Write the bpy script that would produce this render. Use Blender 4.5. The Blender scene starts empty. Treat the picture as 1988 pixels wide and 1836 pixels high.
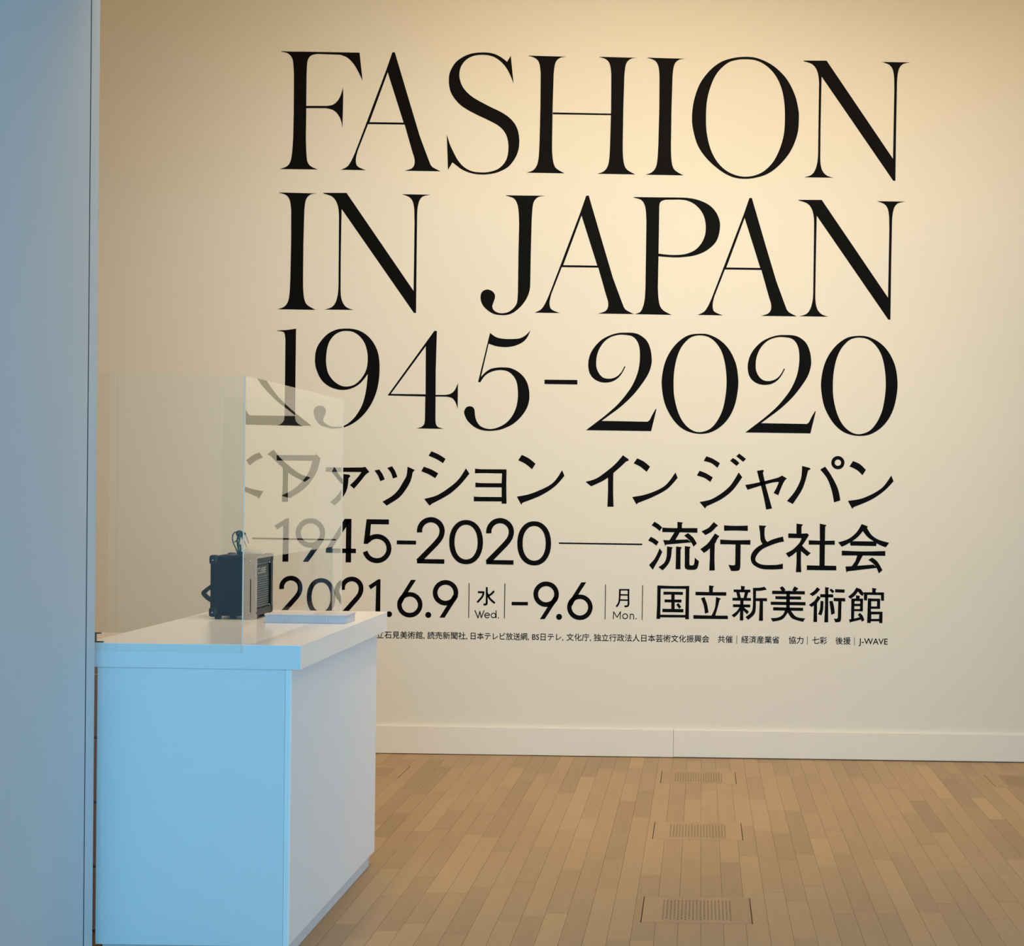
import bpy, bmesh, math, random
from mathutils import Vector, Matrix
from mathutils.geometry import tessellate_polygon
PI = math.pi
S = bpy.context.scene
COL = S.collection
rng = random.Random(11)

# ------------------------------------------------------------------ camera
F_PX, PX, PY, VX, VY, ROLL, EYE = 3200.0, 1385.0, 1007.0, 1363.0, 947.0, 0.0157, 1.45
yc = Vector(((VX-PX)/F_PX, (PY-VY)/F_PX, 1.0)).normalized()
xc = Vector((math.cos(ROLL), -math.sin(ROLL), 0.0)); xc = (xc - xc.dot(yc)*yc).normalized()
zc = -xc.cross(yc)
right = Vector((xc[0], yc[0], zc[0])); up = Vector((xc[1], yc[1], zc[1])); fwd = Vector((xc[2], yc[2], zc[2]))
cam = bpy.data.objects.new('camera', bpy.data.cameras.new('camera')); COL.objects.link(cam)
cam.matrix_world = Matrix(((right.x, up.x, -fwd.x, 0), (right.y, up.y, -fwd.y, 0), (right.z, up.z, -fwd.z, EYE), (0, 0, 0, 1)))
cam.data.sensor_fit = 'HORIZONTAL'; cam.data.sensor_width = 36.0; cam.data.lens = F_PX/1988*36
cam.data.shift_x = -(PX-994)/1988; cam.data.shift_y = (PY-918)/1988
cam.data.clip_start = 0.05
S.camera = cam

# ------------------------------------------------------------------ light and exposure
S.view_settings.view_transform = 'Standard'; S.view_settings.look = 'None'
S.view_settings.exposure = 0.0; S.view_settings.gamma = 1.0; S.view_settings.use_curve_mapping = False
w = bpy.data.worlds.new('world'); S.world = w; w.use_nodes = True
w.node_tree.nodes['Background'].inputs[0].default_value = (0.55, 0.62, 0.75, 1)
w.node_tree.nodes['Background'].inputs[1].default_value = 0.10

def area(name, loc, target, sx, sy, power, color, spread=180):
    l = bpy.data.lights.new(name, 'AREA'); l.shape = 'RECTANGLE'; l.size = sx; l.size_y = sy
    l.energy = power; l.color = color; l.spread = math.radians(spread)
    o = bpy.data.objects.new(name, l); COL.objects.link(o); o.location = loc
    o.rotation_euler = (Vector(target)-Vector(loc)).to_track_quat('-Z', 'Y').to_euler()
    return o
def spot(name, loc, target, power, color, angle, blend, radius):
    l = bpy.data.lights.new(name, 'SPOT'); l.energy = power; l.color = color
    l.spot_size = math.radians(angle); l.spot_blend = blend; l.shadow_soft_size = radius
    o = bpy.data.objects.new(name, l); COL.objects.link(o); o.location = loc
    o.rotation_euler = (Vector(target)-Vector(loc)).to_track_quat('-Z', 'Y').to_euler()
    return o
area('daylight', (0.5, -0.9, 1.9), (-0.8, 5.0, 0.8), 4.4, 2.6, 236, (0.20, 0.64, 1.0))
area('side_fill', (5.8, 5.3, 1.6), (-1.2, 5.7, 0.5), 1.8, 2.2, 22, (0.50, 0.74, 1.0), 75)  # added cool light from an unseen source, lifts the counter's right side
spot('wall_washer', (-0.25, 5.2, 4.6), (-0.50, 8.84, 1.20), 395, (1.0, 0.865, 0.61), 94, 1.0, 0.06)
area('track_lamps', (0.3, 6.35, 4.45), (0.2, 6.5, 0), 5.0, 0.25, 54, (1.0, 0.72, 0.42))
area('hall_fill', (-0.3, 5.1, 4.9), (-0.3, 8.84, 2.8), 7.0, 0.5, 52, (1.0, 0.66, 0.28))
spot('countertop_fill', (-1.6, 6.2, 4.6), (-1.5, 5.6, 0.96), 125, (1.0, 0.84, 0.72), 34, 0.9, 0.12)  # unseen spot added to brighten the countertop
spot('wall_foot_fill', (0.3, 5.0, 4.6), (0.1, 8.84, 0.55), 75, (1.0, 0.85, 0.62), 52, 1.0, 0.08)  # extra spot put in to lift the foot of the lettered wall

# ------------------------------------------------------------------ helpers
def new_obj(name, me, parent=None, mat=None):
    o = bpy.data.objects.new(name, me); COL.objects.link(o)
    if mat is not None and me is not None and not me.materials: me.materials.append(mat)
    if parent is not None: o.parent = parent
    return o
def thing(name, label, cat, loc=(0, 0, 0), group=None):
    o = bpy.data.objects.new(name, None); COL.objects.link(o); o.location = loc; o.empty_display_size = 0.1
    o['label'] = label; o['category'] = cat
    if group: o['group'] = group
    bpy.context.view_layer.update()
    return o
def structure(o, label=None):
    o['kind'] = 'structure'
    if label: o['label'] = label
    return o
def bm_mesh(bm, name, smooth=False):
    me = bpy.data.meshes.new(name); bm.normal_update(); bm.to_mesh(me); bm.free()
    if smooth:
        for p in me.polygons: p.use_smooth = True
    return me
def add_box(bm, x0, x1, y0, y1, z0, z1):
    v = [bm.verts.new(p) for p in ((x0,y0,z0),(x1,y0,z0),(x1,y1,z0),(x0,y1,z0),(x0,y0,z1),(x1,y0,z1),(x1,y1,z1),(x0,y1,z1))]
    fs = [bm.faces.new([v[i] for i in f]) for f in ((0,3,2,1),(4,5,6,7),(0,1,5,4),(1,2,6,5),(2,3,7,6),(3,0,4,7))]
    return v, fs
def box_me(name, x0, x1, y0, y1, z0, z1, bevel=0, seg=2):
    bm = bmesh.new(); add_box(bm, x0, x1, y0, y1, z0, z1)
    if bevel: bmesh.ops.bevel(bm, geom=bm.edges[:], offset=bevel, segments=seg, affect='EDGES', profile=0.5)
    return bm_mesh(bm, name)
def box(name, dims, mat, parent=None, bevel=0, seg=2, origin=None):
    """dims in world space; origin = world point used as the object's origin (parent's location when it has one)"""
    x0, x1, y0, y1, z0, z1 = dims
    if parent is not None:
        p = parent.matrix_world.translation; ox, oy, oz = p
        return new_obj(name, box_me(name, x0-ox, x1-ox, y0-oy, y1-oy, z0-oz, z1-oz, bevel, seg), parent, mat)
    ox, oy, oz = origin or ((x0+x1)/2, (y0+y1)/2, z0)
    o = new_obj(name, box_me(name, x0-ox, x1-ox, y0-oy, y1-oy, z0-oz, z1-oz, bevel, seg), None, mat)
    o.location = (ox, oy, oz); return o
def tube_me(name, pts, r, n=8):
    """round tube along a smoothed path"""
    P = [Vector(p) for p in pts]; Q = []
    E = [P[0]] + P + [P[-1]]
    for i in range(1, len(E)-2):
        for k in range(6):
            t = k/6; a, b, c, d = E[i-1], E[i], E[i+1], E[i+2]
            Q.append(0.5*((2*b)+(c-a)*t+(2*a-5*b+4*c-d)*t*t+(3*b-3*c+d-a)*t**3))
    Q.append(P[-1])
    bm = bmesh.new(); rings = []
    nrm = None
    for i, q in enumerate(Q):
        tan = (Q[min(i+1, len(Q)-1)]-Q[max(i-1, 0)]).normalized()
        if nrm is None: nrm = tan.orthogonal().normalized()
        nrm = (nrm - nrm.dot(tan)*tan).normalized(); bn = tan.cross(nrm)
        rings.append([bm.verts.new(q + r*(math.cos(2*PI*k/n)*nrm + math.sin(2*PI*k/n)*bn)) for k in range(n)])
    for a, b in zip(rings, rings[1:]):
        for k in range(n): bm.faces.new((a[k], a[(k+1) % n], b[(k+1) % n], b[k]))
    bm.faces.new(rings[0][::-1]); bm.faces.new(rings[-1])
    return bm_mesh(bm, name, True)

# ------------------------------------------------------------------ materials
def mat(name, color, rough=0.6, metal=0.0, spec=0.5, noise=0.0, nscale=40.0, bump=0.0, bscale=300.0):
    m = bpy.data.materials.new(name); m.use_nodes = True; nt = m.node_tree; b = nt.nodes['Principled BSDF']
    b.inputs['Base Color'].default_value = (*color, 1); b.inputs['Roughness'].default_value = rough
    b.inputs['Metallic'].default_value = metal; b.inputs['Specular IOR Level'].default_value = spec
    tc = nt.nodes.new('ShaderNodeTexCoord')
    if noise:
        n = nt.nodes.new('ShaderNodeTexNoise'); n.inputs['Scale'].default_value = nscale; n.inputs['Detail'].default_value = 4
        nt.links.new(tc.outputs['Object'], n.inputs['Vector'])
        r = nt.nodes.new('ShaderNodeMapRange'); r.inputs['To Min'].default_value = 1-noise; r.inputs['To Max'].default_value = 1+noise
        nt.links.new(n.outputs['Fac'], r.inputs['Value'])
        mx = nt.nodes.new('ShaderNodeVectorMath'); mx.operation = 'SCALE'; mx.inputs[0].default_value = color
        nt.links.new(r.outputs['Result'], mx.inputs['Scale']); nt.links.new(mx.outputs['Vector'], b.inputs['Base Color'])
    if bump:
        n = nt.nodes.new('ShaderNodeTexNoise'); n.inputs['Scale'].default_value = bscale; n.inputs['Detail'].default_value = 3
        nt.links.new(tc.outputs['Object'], n.inputs['Vector'])
        bp = nt.nodes.new('ShaderNodeBump'); bp.inputs['Strength'].default_value = bump; bp.inputs['Distance'].default_value = 0.001
        nt.links.new(n.outputs['Fac'], bp.inputs['Height']); nt.links.new(bp.outputs['Normal'], b.inputs['Normal'])
    return m
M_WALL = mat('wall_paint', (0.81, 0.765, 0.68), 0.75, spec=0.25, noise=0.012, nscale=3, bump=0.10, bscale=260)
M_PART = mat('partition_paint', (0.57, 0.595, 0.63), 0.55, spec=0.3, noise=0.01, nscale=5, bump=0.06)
M_SKIRT = mat('skirting_paint', (0.86, 0.80, 0.71), 0.5, noise=0.01, nscale=6)
M_CEIL = mat('ceiling_paint', (0.72, 0.70, 0.66), 0.9)
M_VINYL = mat('black_vinyl', (0.003, 0.003, 0.0032), 0.6, spec=0.06)
M_COUNT = mat('white_laminate', (0.84, 0.86, 0.88), 0.5, noise=0.01, nscale=8, bump=0.04)
M_TOP = mat('white_laminate_top', (0.86, 0.86, 0.86), 0.22, spec=0.5, noise=0.015, nscale=12)
M_STRIP = mat('edge_strip_laminate', (0.93, 0.95, 0.96), 0.35)
M_PLINTH = mat('plinth_laminate', (0.70, 0.71, 0.73), 0.5)
M_STEEL = mat('grey_drawer_steel', (0.62, 0.56, 0.54), 0.5)
M_DARK = mat('dark_gap', (0.015, 0.013, 0.012), 0.9)
M_DUCT = mat('duct_black', (0.05, 0.035, 0.025), 0.9)
M_CAB = mat('amplifier_vinyl', (0.002, 0.0022, 0.003), 0.7, spec=0.12, bump=0.5, bscale=900)
M_CORNER = mat('black_plastic', (0.005, 0.0045, 0.005), 0.42, spec=0.25)
M_GRILLE = mat('grille_plastic', (0.030, 0.030, 0.030), 0.4)
M_SLAT = mat('grille_slat', (0.085, 0.085, 0.082), 0.35)
M_SCREW = mat('screw_metal', (0.8, 0.8, 0.78), 0.25, metal=1)
M_GOLD = mat('badge_print', (0.48, 0.43, 0.33), 0.4)
M_GREEN = mat('green_cable', (0.010, 0.075, 0.055), 0.4)
M_KNOT = mat('dark_cable_tie', (0.015, 0.02, 0.022), 0.5)
M_POUCH = mat('beige_cloth', (0.42, 0.37, 0.27), 0.9, noise=0.1, nscale=60, bump=0.6, bscale=400)
M_BOX = mat('white_card', (0.56, 0.58, 0.63), 0.7, noise=0.03, nscale=30)
M_BRASS = mat('bracket_metal', (0.12, 0.10, 0.09), 0.4, metal=0.6)
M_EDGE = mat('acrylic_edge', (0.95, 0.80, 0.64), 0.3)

def wood(name, base=(0.405, 0.252, 0.123)):
    m = bpy.data.materials.new(name); m.use_nodes = True; nt = m.node_tree; b = nt.nodes['Principled BSDF']
    b.inputs['Roughness'].default_value = 0.42; b.inputs['Specular IOR Level'].default_value = 0.4
    at = nt.nodes.new('ShaderNodeAttribute'); at.attribute_name = 'tone'
    geo = nt.nodes.new('ShaderNodeNewGeometry')
    mp = nt.nodes.new('ShaderNodeMapping'); mp.inputs['Scale'].default_value = (60, 3.0, 1)
    ad = nt.nodes.new('ShaderNodeVectorMath'); ad.operation = 'ADD'
    sc = nt.nodes.new('ShaderNodeVectorMath'); sc.operation = 'SCALE'; sc.inputs['Scale'].default_value = 37.0
    nt.links.new(at.outputs['Vector'], sc.inputs[0])
    nt.links.new(geo.outputs['Position'], ad.inputs[0]); nt.links.new(sc.outputs['Vector'], ad.inputs[1])
    nt.links.new(ad.outputs['Vector'], mp.inputs['Vector'])
    n1 = nt.nodes.new('ShaderNodeTexNoise'); n1.inputs['Scale'].default_value = 1.0; n1.inputs['Detail'].default_value = 5; n1.inputs['Distortion'].default_value = 0.6
    nt.links.new(mp.outputs['Vector'], n1.inputs['Vector'])
    mul = nt.nodes.new('ShaderNodeMath'); mul.operation = 'MULTIPLY_ADD'; mul.inputs[1].default_value = 0.30; 
    nt.links.new(n1.outputs['Fac'], mul.inputs[0]); nt.links.new(at.outputs['Fac'], mul.inputs[2])
    rp = nt.nodes.new('ShaderNodeValToRGB'); e = rp.color_ramp.elements
    e[0].position = 0.0; e[0].color = (base[0]*0.66, base[1]*0.62, base[2]*0.60, 1)
    e[1].position = 1.3/1.3; e[1].color = (base[0]*1.18, base[1]*1.20, base[2]*1.18, 1)
    k = e.new(0.55); k.color = (base[0]*0.98, base[1]*0.98, base[2]*0.98, 1)
    nt.links.new(mul.outputs[0], rp.inputs['Fac']); nt.links.new(rp.outputs['Color'], b.inputs['Base Color'])
    bp = nt.nodes.new('ShaderNodeBump'); bp.inputs['Strength'].default_value = 0.15; bp.inputs['Distance'].default_value = 0.0006
    nt.links.new(n1.outputs['Fac'], bp.inputs['Height']); nt.links.new(bp.outputs['Normal'], b.inputs['Normal'])
    return m
M_OAK = wood('oak_boards')

def clear(name):
    """clear acrylic sheet: Fresnel reflection of both faces of a thin sheet, rest passes straight through"""
    m = bpy.data.materials.new(name); m.use_nodes = True; nt = m.node_tree; nt.nodes.clear()
    out = nt.nodes.new('ShaderNodeOutputMaterial'); mx = nt.nodes.new('ShaderNodeMixShader')
    tr = nt.nodes.new('ShaderNodeBsdfTransparent'); tr.inputs[0].default_value = (0.985, 0.995, 0.985, 1)
    gl = nt.nodes.new('ShaderNodeBsdfAnisotropic'); gl.inputs['Roughness'].default_value = 0.0; gl.inputs['Color'].default_value = (1, 1, 1, 1)
    fr = nt.nodes.new('ShaderNodeFresnel'); fr.inputs['IOR'].default_value = 1.50
    # R2 = 2r / (1 + r)
    a = nt.nodes.new('ShaderNodeMath'); a.operation = 'MULTIPLY'; a.inputs[1].default_value = 2.0
    c = nt.nodes.new('ShaderNodeMath'); c.operation = 'ADD'; c.inputs[1].default_value = 1.0
    d = nt.nodes.new('ShaderNodeMath'); d.operation = 'DIVIDE'
    geo = nt.nodes.new('ShaderNodeNewGeometry'); inv = nt.nodes.new('ShaderNodeMath'); inv.operation = 'SUBTRACT'; inv.inputs[0].default_value = 1.0
    k = nt.nodes.new('ShaderNodeMath'); k.operation = 'MULTIPLY'
    L = nt.links.new
    L(fr.outputs[0], a.inputs[0]); L(fr.outputs[0], c.inputs[0]); L(a.outputs[0], d.inputs[0]); L(c.outputs[0], d.inputs[1])
    L(geo.outputs['Backfacing'], inv.inputs[1]); L(d.outputs[0], k.inputs[0]); L(inv.outputs[0], k.inputs[1])
    L(k.outputs[0], mx.inputs[0]); L(tr.outputs[0], mx.inputs[1]); L(gl.outputs[0], mx.inputs[2]); L(mx.outputs[0], out.inputs[0])
    return m
M_CLEAR = clear('clear_acrylic')

# ------------------------------------------------------------------ the room
WALL_Y = 8.84
structure(box('wall_back', (-7.5, 7.5, WALL_Y, WALL_Y+0.15, 0, 5.2), M_WALL), 'white gallery wall carrying large black lettering')
structure(box('baseboard_back', (-7.5, -0.1335, WALL_Y-0.018, WALL_Y-0.0005, 0.003, 0.150), M_SKIRT, bevel=0.0015), 'white skirting board at the foot of the lettered wall, left length')
structure(box('baseboard_back', (-0.132, 7.5, WALL_Y-0.018, WALL_Y-0.0005, 0.005, 0.150), M_SKIRT, bevel=0.0015), 'white skirting board at the foot of the lettered wall, right length')
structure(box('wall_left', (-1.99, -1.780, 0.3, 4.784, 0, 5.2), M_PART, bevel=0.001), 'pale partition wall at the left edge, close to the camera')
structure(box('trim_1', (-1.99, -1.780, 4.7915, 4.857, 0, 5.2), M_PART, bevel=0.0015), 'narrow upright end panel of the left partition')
structure(box('trim_2', (-1.98, -1.7806, 4.7841, 4.7914, 0, 5.2), M_DARK))
structure(box('wall_header', (-1.778, 7.5, 4.6, 4.857, 3.0, 5.2), M_PART))
structure(box('ceiling', (-7.5, 7.5, -6.0, 9.0, 5.2, 5.35), M_CEIL))
structure(box('wall_right', (7.5, 7.65, -6.0, 9.0, 0, 5.2), M_WALL))
structure(box('wall_far_left', (-7.65, -7.5, 4.2, 9.0, 0, 5.2), M_WALL))
structure(box('wall_front', (-7.5, -1.99, 4.45, 4.6, 0, 5.2), M_WALL))

# ---- floor: slab, oak planks, vents let into it
floor = structure(box('floor', (-7.5, 7.5, -6.0, 9.0, -0.15, -0.024), M_DUCT, origin=(0, 0, 0)), 'pale oak strip floor running towards the lettered wall')
BW, JX = 0.0752, 0.0180
VW, VD = 0.3755, 0.352
VENTS = [(0.0045, 5.642), (0.0045, 6.947), (0.0045, 8.238), (-1.661, 8.265), (1.6575, 8.266)]
VR = [(cx-VW/2, cx+VW/2, cy-VD/2, cy+VD/2) for cx, cy in VENTS]
def rect_minus(rs, h):
    out = []
    for x0, x1, y0, y1 in rs:
        a0, a1, b0, b1 = h
        if a1 <= x0 or a0 >= x1 or b1 <= y0 or b0 >= y1: out.append((x0, x1, y0, y1)); continue
        if b0 > y0: out.append((x0, x1, y0, b0))
        if b1 < y1: out.append((x0, x1, b1, y1))
        yy0, yy1 = max(y0, b0), min(y1, b1)
        if a0 > x0: out.append((x0, a0, yy0, yy1))
        if a1 < x1: out.append((a1, x1, yy0, yy1))
    return [r for r in out if r[1]-r[0] > 0.002 and r[3]-r[2] > 0.002]
def plank_mesh(rects, tone, me=None, top=0.0):
    bm = bmesh.new()
    lay = bm.faces.layers.float.new('tone')
    for x0, x1, y0, y1 in rects:
        z = top
        v = [bm.verts.new(p) for p in ((x0,y0,z-0.018),(x1,y0,z-0.018),(x1,y1,z-0.018),(x0,y1,z-0.018),(x0,y0,z),(x1,y0,z),(x1,y1,z),(x0,y1,z))]
        for f in ((4,5,6,7),(0,1,5,4),(1,2,6,5),(2,3,7,6),(3,0,4,7)):
            fc = bm.faces.new([v[i] for i in f]); fc[lay] = tone
    return bm
def in_view(x0, x1, y0, y1):
    """rough size a plank shows at, zero outside the frame or behind the counter"""
    px = lambda x, y: 1363 + 3200*x/y
    if y1 < 5.10: return 0
    a, b = px(x0, max(y0, 5.1)), px(x1, max(y0, 5.1)); c, d = px(x0, y1), px(x1, y1)
    if max(b, d) < 600 or min(a, c) > 1990: return 0
    if x1 < -1.23 and max(px(x1, y1), px(x1, max(y0, 5.1))) < 722: return 0
    return (b-a)*3200*1.45*(1/max(y0, 5.1)-1/y1)
planks = []
k0, k1 = int((-7.5-JX)/BW), int((7.5-JX)/BW)
for k in range(k0, k1):
    x0 = JX+k*BW; x1 = x0+BW
    y = 8.835 - rng.uniform(0.05, 0.65)
    ys = [8.835, y]
    while y > 0.3:
        y -= rng.choice((0.45, 0.55, 0.62, 0.7, 0.8, 0.9)) + rng.uniform(-0.04, 0.04); ys.append(y)
    for b, a in zip(ys, ys[1:]):
        rs = [(x0+0.0004, x1-0.0004, a+0.0004, b-0.0004)]
        for h in VR: rs = rect_minus(rs, h)
        t = min(1, max(0, rng.gauss(0.42, 0.14)))
        if rs: planks.append((in_view(x0, x1, a, b), rs, t, (x0, a)))
planks.sort(key=lambda p: -p[0])
for s, rs, t, o in planks[:300]:
    if s <= 0: break
    bm = plank_mesh([(x0-o[0], x1-o[0], y0-o[1], y1-o[1]) for x0, x1, y0, y1 in rs], t, top=rng.uniform(-0.0004, 0.0))
    po = new_obj('plank', bm_mesh(bm, 'plank'), floor, M_OAK); po.location = (o[0], o[1], 0)
N_IND = sum(1 for p in planks[:300] if p[0] > 0)
bm = bmesh.new(); lay = bm.faces.layers.float.new('tone')
for s, rs, t, o in planks[N_IND:]:
    for x0, x1, y0, y1 in rs:
        v = [bm.verts.new(p) for p in ((x0,y0,-0.018),(x1,y0,-0.018),(x1,y1,-0.018),(x0,y1,-0.018),(x0,y0,0),(x1,y0,0),(x1,y1,0),(x0,y1,0))]
        for f in ((4,5,6,7),(0,1,5,4),(1,2,6,5),(2,3,7,6),(3,0,4,7)):
            fc = bm.faces.new([v[i] for i in f]); fc[lay] = t
rest = new_obj('planking', bm_mesh(bm, 'planking'), floor, M_OAK); rest['kind'] = 'stuff'
structure(box('floor_lobby', (-7.5, 7.5, -6.0, 0.0, -0.02, -0.001), M_CEIL, origin=(0, 0, 0)), 'pale lobby floor behind the camera')

# ---- floor vents: perforated oak access panels
NCOL, NROW, PITX, PITY, HR = 19, 16, 0.01275, 0.0165, 0.0036
def vent_mesh(tones):
    bm = bmesh.new(); lay = bm.faces.layers.float.new('tone')
    GX, GY = 0.0030, 0.0013
    X0, X1, Y0, Y1 = -VW/2+GX, VW/2-GX, -VD/2+GY, VD/2-GY
    hx0, hy0 = -NCOL*PITX/2, -NROW*PITY/2 - PITY/4
    hx1, hy1 = -hx0, hy0 + NROW*PITY + PITY/2
    def tone(x): return tones[min(4, max(0, int((x+VW/2)/BW)))]
    def quad(a, b, c, d, z=0.0):
        f = bm.faces.new([bm.verts.new((*p, z)) for p in (a, b, c, d)]); f[lay] = tone((a[0]+c[0])/2)
    xs = [X0] + [x for x in (-VW/2+BW*i for i in range(1, 5)) if X0 < x < X1] + [X1]
    for xa, xb in zip(xs, xs[1:]):
        quad((xa, Y0), (xb, Y0), (xb, hy0), (xa, hy0)); quad((xa, hy1), (xb, hy1), (xb, Y1), (xa, Y1))
    lx = [X0] + [x for x in xs[1:-1] if x < hx0] + [hx0]
    for xa, xb in zip(lx, lx[1:]): quad((xa, hy0), (xb, hy0), (xb, hy1), (xa, hy1))
    rx = [hx1] + [x for x in xs[1:-1] if x > hx1] + [X1]
    for xa, xb in zip(rx, rx[1:]): quad((xa, hy0), (xb, hy0), (xb, hy1), (xa, hy1))
    for i in range(NCOL):
        xa = hx0+i*PITX; xb = xa+PITX; off = 0 if i % 2 == 0 else PITY/2
        ya = hy0
        if off: quad((xa, ya), (xb, ya), (xb, ya+off), (xa, ya+off)); ya += off
        for j in range(NROW):
            yb = ya+PITY; cx, cy = (xa+xb)/2, (ya+yb)/2
            outer = [(xb, cy), (xb, yb), (cx, yb), (xa, yb), (xa, cy), (xa, ya), (cx, ya), (xb, ya)]
            ov = [bm.verts.new((*p, 0)) for p in outer]
            iv = [bm.verts.new((cx+HR*math.cos(PI/4*q), cy+HR*math.sin(PI/4*q), 0)) for q in range(8)]
            lv = [bm.verts.new((v.co.x, v.co.y, -0.012)) for v in iv]
            for q in range(8):
                f = bm.faces.new((ov[q], ov[(q+1) % 8], iv[(q+1) % 8], iv[q])); f[lay] = tone(cx)
                f = bm.faces.new((iv[q], iv[(q+1) % 8], lv[(q+1) % 8], lv[q])); f[lay] = 0.0
            ya = yb
        if ya < hy1-1e-6: quad((xa, ya), (xb, ya), (xb, hy1), (xa, hy1))
    for a, b in (((X0, Y0), (X1, Y0)), ((X1, Y0), (X1, Y1)), ((X1, Y1), (X0, Y1)), ((X0, Y1), (X0, Y0))):
        f = bm.faces.new([bm.verts.new(p) for p in ((*a, 0), (*b, 0), (*b, -0.014), (*a, -0.014))]); f[lay] = 0.1
    return bm_mesh(bm, 'perforated_board')
vlabels = ['perforated oak floor vent nearest the camera, third in its row from the wall', 'perforated oak floor vent in the middle of the row of three',
           'perforated oak floor vent closest to the skirting below the date line', 'oak floor vent half hidden behind the right side of the counter', 'oak floor vent cut by the right edge of the picture']
for (cx, cy), lb in zip(VENTS, vlabels):
    t = thing('floor_vent', lb, 'floor vent', (cx, cy, 0.0), 'perforated vents let into the oak floor')
    new_obj('perforated_board', vent_mesh([min(1, max(0, rng.gauss(0.42, 0.13))) for _ in range(5)]), t, M_OAK)
    box('duct_tray', (cx-VW/2+0.001, cx+VW/2-0.001, cy-VD/2+0.001, cy+VD/2-0.001, -0.023, -0.016), M_DUCT, t)

# ------------------------------------------------------------------ reception counter
ct = thing('reception_counter', 'white box-shaped reception counter with a thick overhanging top, left of the lettering', 'counter', (-1.51, 5.6, 0))
CX0, CX1, CY0, CY1, CZ = -1.83, -1.190, 4.918, 6.270, 0.961
box('countertop', (CX0, CX1, CY0, CY1, 0.8885, CZ), M_TOP, ct, bevel=0.001)
box('front_panel', (-1.799, -1.2388, 4.932, 4.951, 0.054, 0.8883), M_COUNT, ct, bevel=0.0006)
box('side_panel', (-1.240, -1.2215, 4.9515, 6.238, 0.054, 0.8883), M_COUNT, ct, bevel=0.0006)
box('side_panel', (-1.799, -1.781, 4.9515, 6.238, 0.054, 0.8883), M_COUNT, ct, bevel=0.0006)
box('back_panel', (-1.7855, -1.2405, 6.219, 6.238, 0.054, 0.8883), M_COUNT, ct, bevel=0.0006)
box('plinth', (-1.785, -1.240, 4.955, 6.225, 0.0, 0.0535), M_PLINTH, ct)
box('edge_strip', (-1.2385, -1.2205, 4.9305, 4.9515, 0.054, 0.8883), M_STRIP, ct, bevel=0.003)['label'] = 'pale edge strip on the near corner'
box('edge_band', (CX0, CX1-0.0006, CY0-0.0012, CY0-0.0001, 0.8890, CZ-0.0012), M_COUNT, ct)

# ---- clear screen standing on it
sc = thing('acrylic_screen', 'tall clear acrylic screen on the counter with a cut-out in its side sheet', 'screen', (-1.6, 5.5, CZ))
TZ, T = 1.7625, 0.005
def sheet(name, x0, x1, y0, y1, z0, z1):
    return box(name, (x0, x1, y0, y1, z0, z1), M_CLEAR, sc)
sheet('front_sheet', -1.826, -1.3635, 4.9095, 4.9145, 0.938, TZ)
sheet('back_sheet', -1.812, -1.3665, 6.247, 6.252, CZ, TZ)
# side sheet with opening y 5.062..6.094, z CZ..1.212
def prism_yz(name, pts, x0, x1, m, parent):
    ox, oy, oz = parent.matrix_world.translation
    tri = tessellate_polygon([[Vector((p[0], p[1], 0)) for p in pts]])
    bm = bmesh.new(); A = [bm.verts.new((x0-ox, y-oy, z-oz)) for y, z in pts]; B = [bm.verts.new((x1-ox, y-oy, z-oz)) for y, z in pts]
    for t in tri:
        bm.faces.new([A[i] for i in t]); bm.faces.new([B[i] for i in t][::-1])
    n = len(pts)
    for i in range(n): bm.faces.new((A[i], A[(i+1) % n], B[(i+1) % n], B[i]))
    bmesh.ops.recalc_face_normals(bm, faces=bm.faces[:])
    return new_obj(name, bm_mesh(bm, name), parent, m)
prism_yz('side_sheet', [(4.9165, CZ), (5.062, CZ), (5.062, 1.212), (6.094, 1.212), (6.094, CZ), (6.252, CZ), (6.252, TZ), (4.9165, TZ)], -1.3655, -1.3605, M_CLEAR, sc)
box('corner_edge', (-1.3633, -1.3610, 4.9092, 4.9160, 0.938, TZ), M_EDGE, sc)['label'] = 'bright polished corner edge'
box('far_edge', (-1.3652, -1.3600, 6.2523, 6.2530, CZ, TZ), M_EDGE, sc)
box('bracket', (-1.806, -1.779, 4.921, 4.927, CZ+0.0003, CZ+0.004), M_BRASS, sc)['label'] = 'small dark metal bracket'
box('bracket', (-1.806, -1.800, 4.921, 4.927, CZ+0.004, CZ+0.026), M_BRASS, sc)
box('bracket', (-1.806, -1.786, 4.921, 4.927, CZ+0.026, CZ+0.030), M_BRASS, sc)

# ------------------------------------------------------------------ drawer cabinet behind the counter's left side
dc = thing('drawer_cabinet', 'grey drawer cabinet glimpsed between the partition and the counter', 'cabinet', (-2.1, 5.5, 0))
box('cabinet_body', (-2.36, -1.846, 5.28, 5.85, 0.0, 0.905), M_STEEL, dc, bevel=0.002)
for i in range(4): box('drawer_front', (-2.355, -1.850, 5.262, 5.2795, 0.006+0.2065*i, 0.2065*(i+1)-0.001), M_STEEL, dc, bevel=0.002)
for i in range(4):
    box('drawer_handle', (-2.17, -2.04, 5.248, 5.2615, 0.13+0.2065*i, 0.142+0.2065*i), M_SCREW, dc)

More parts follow.
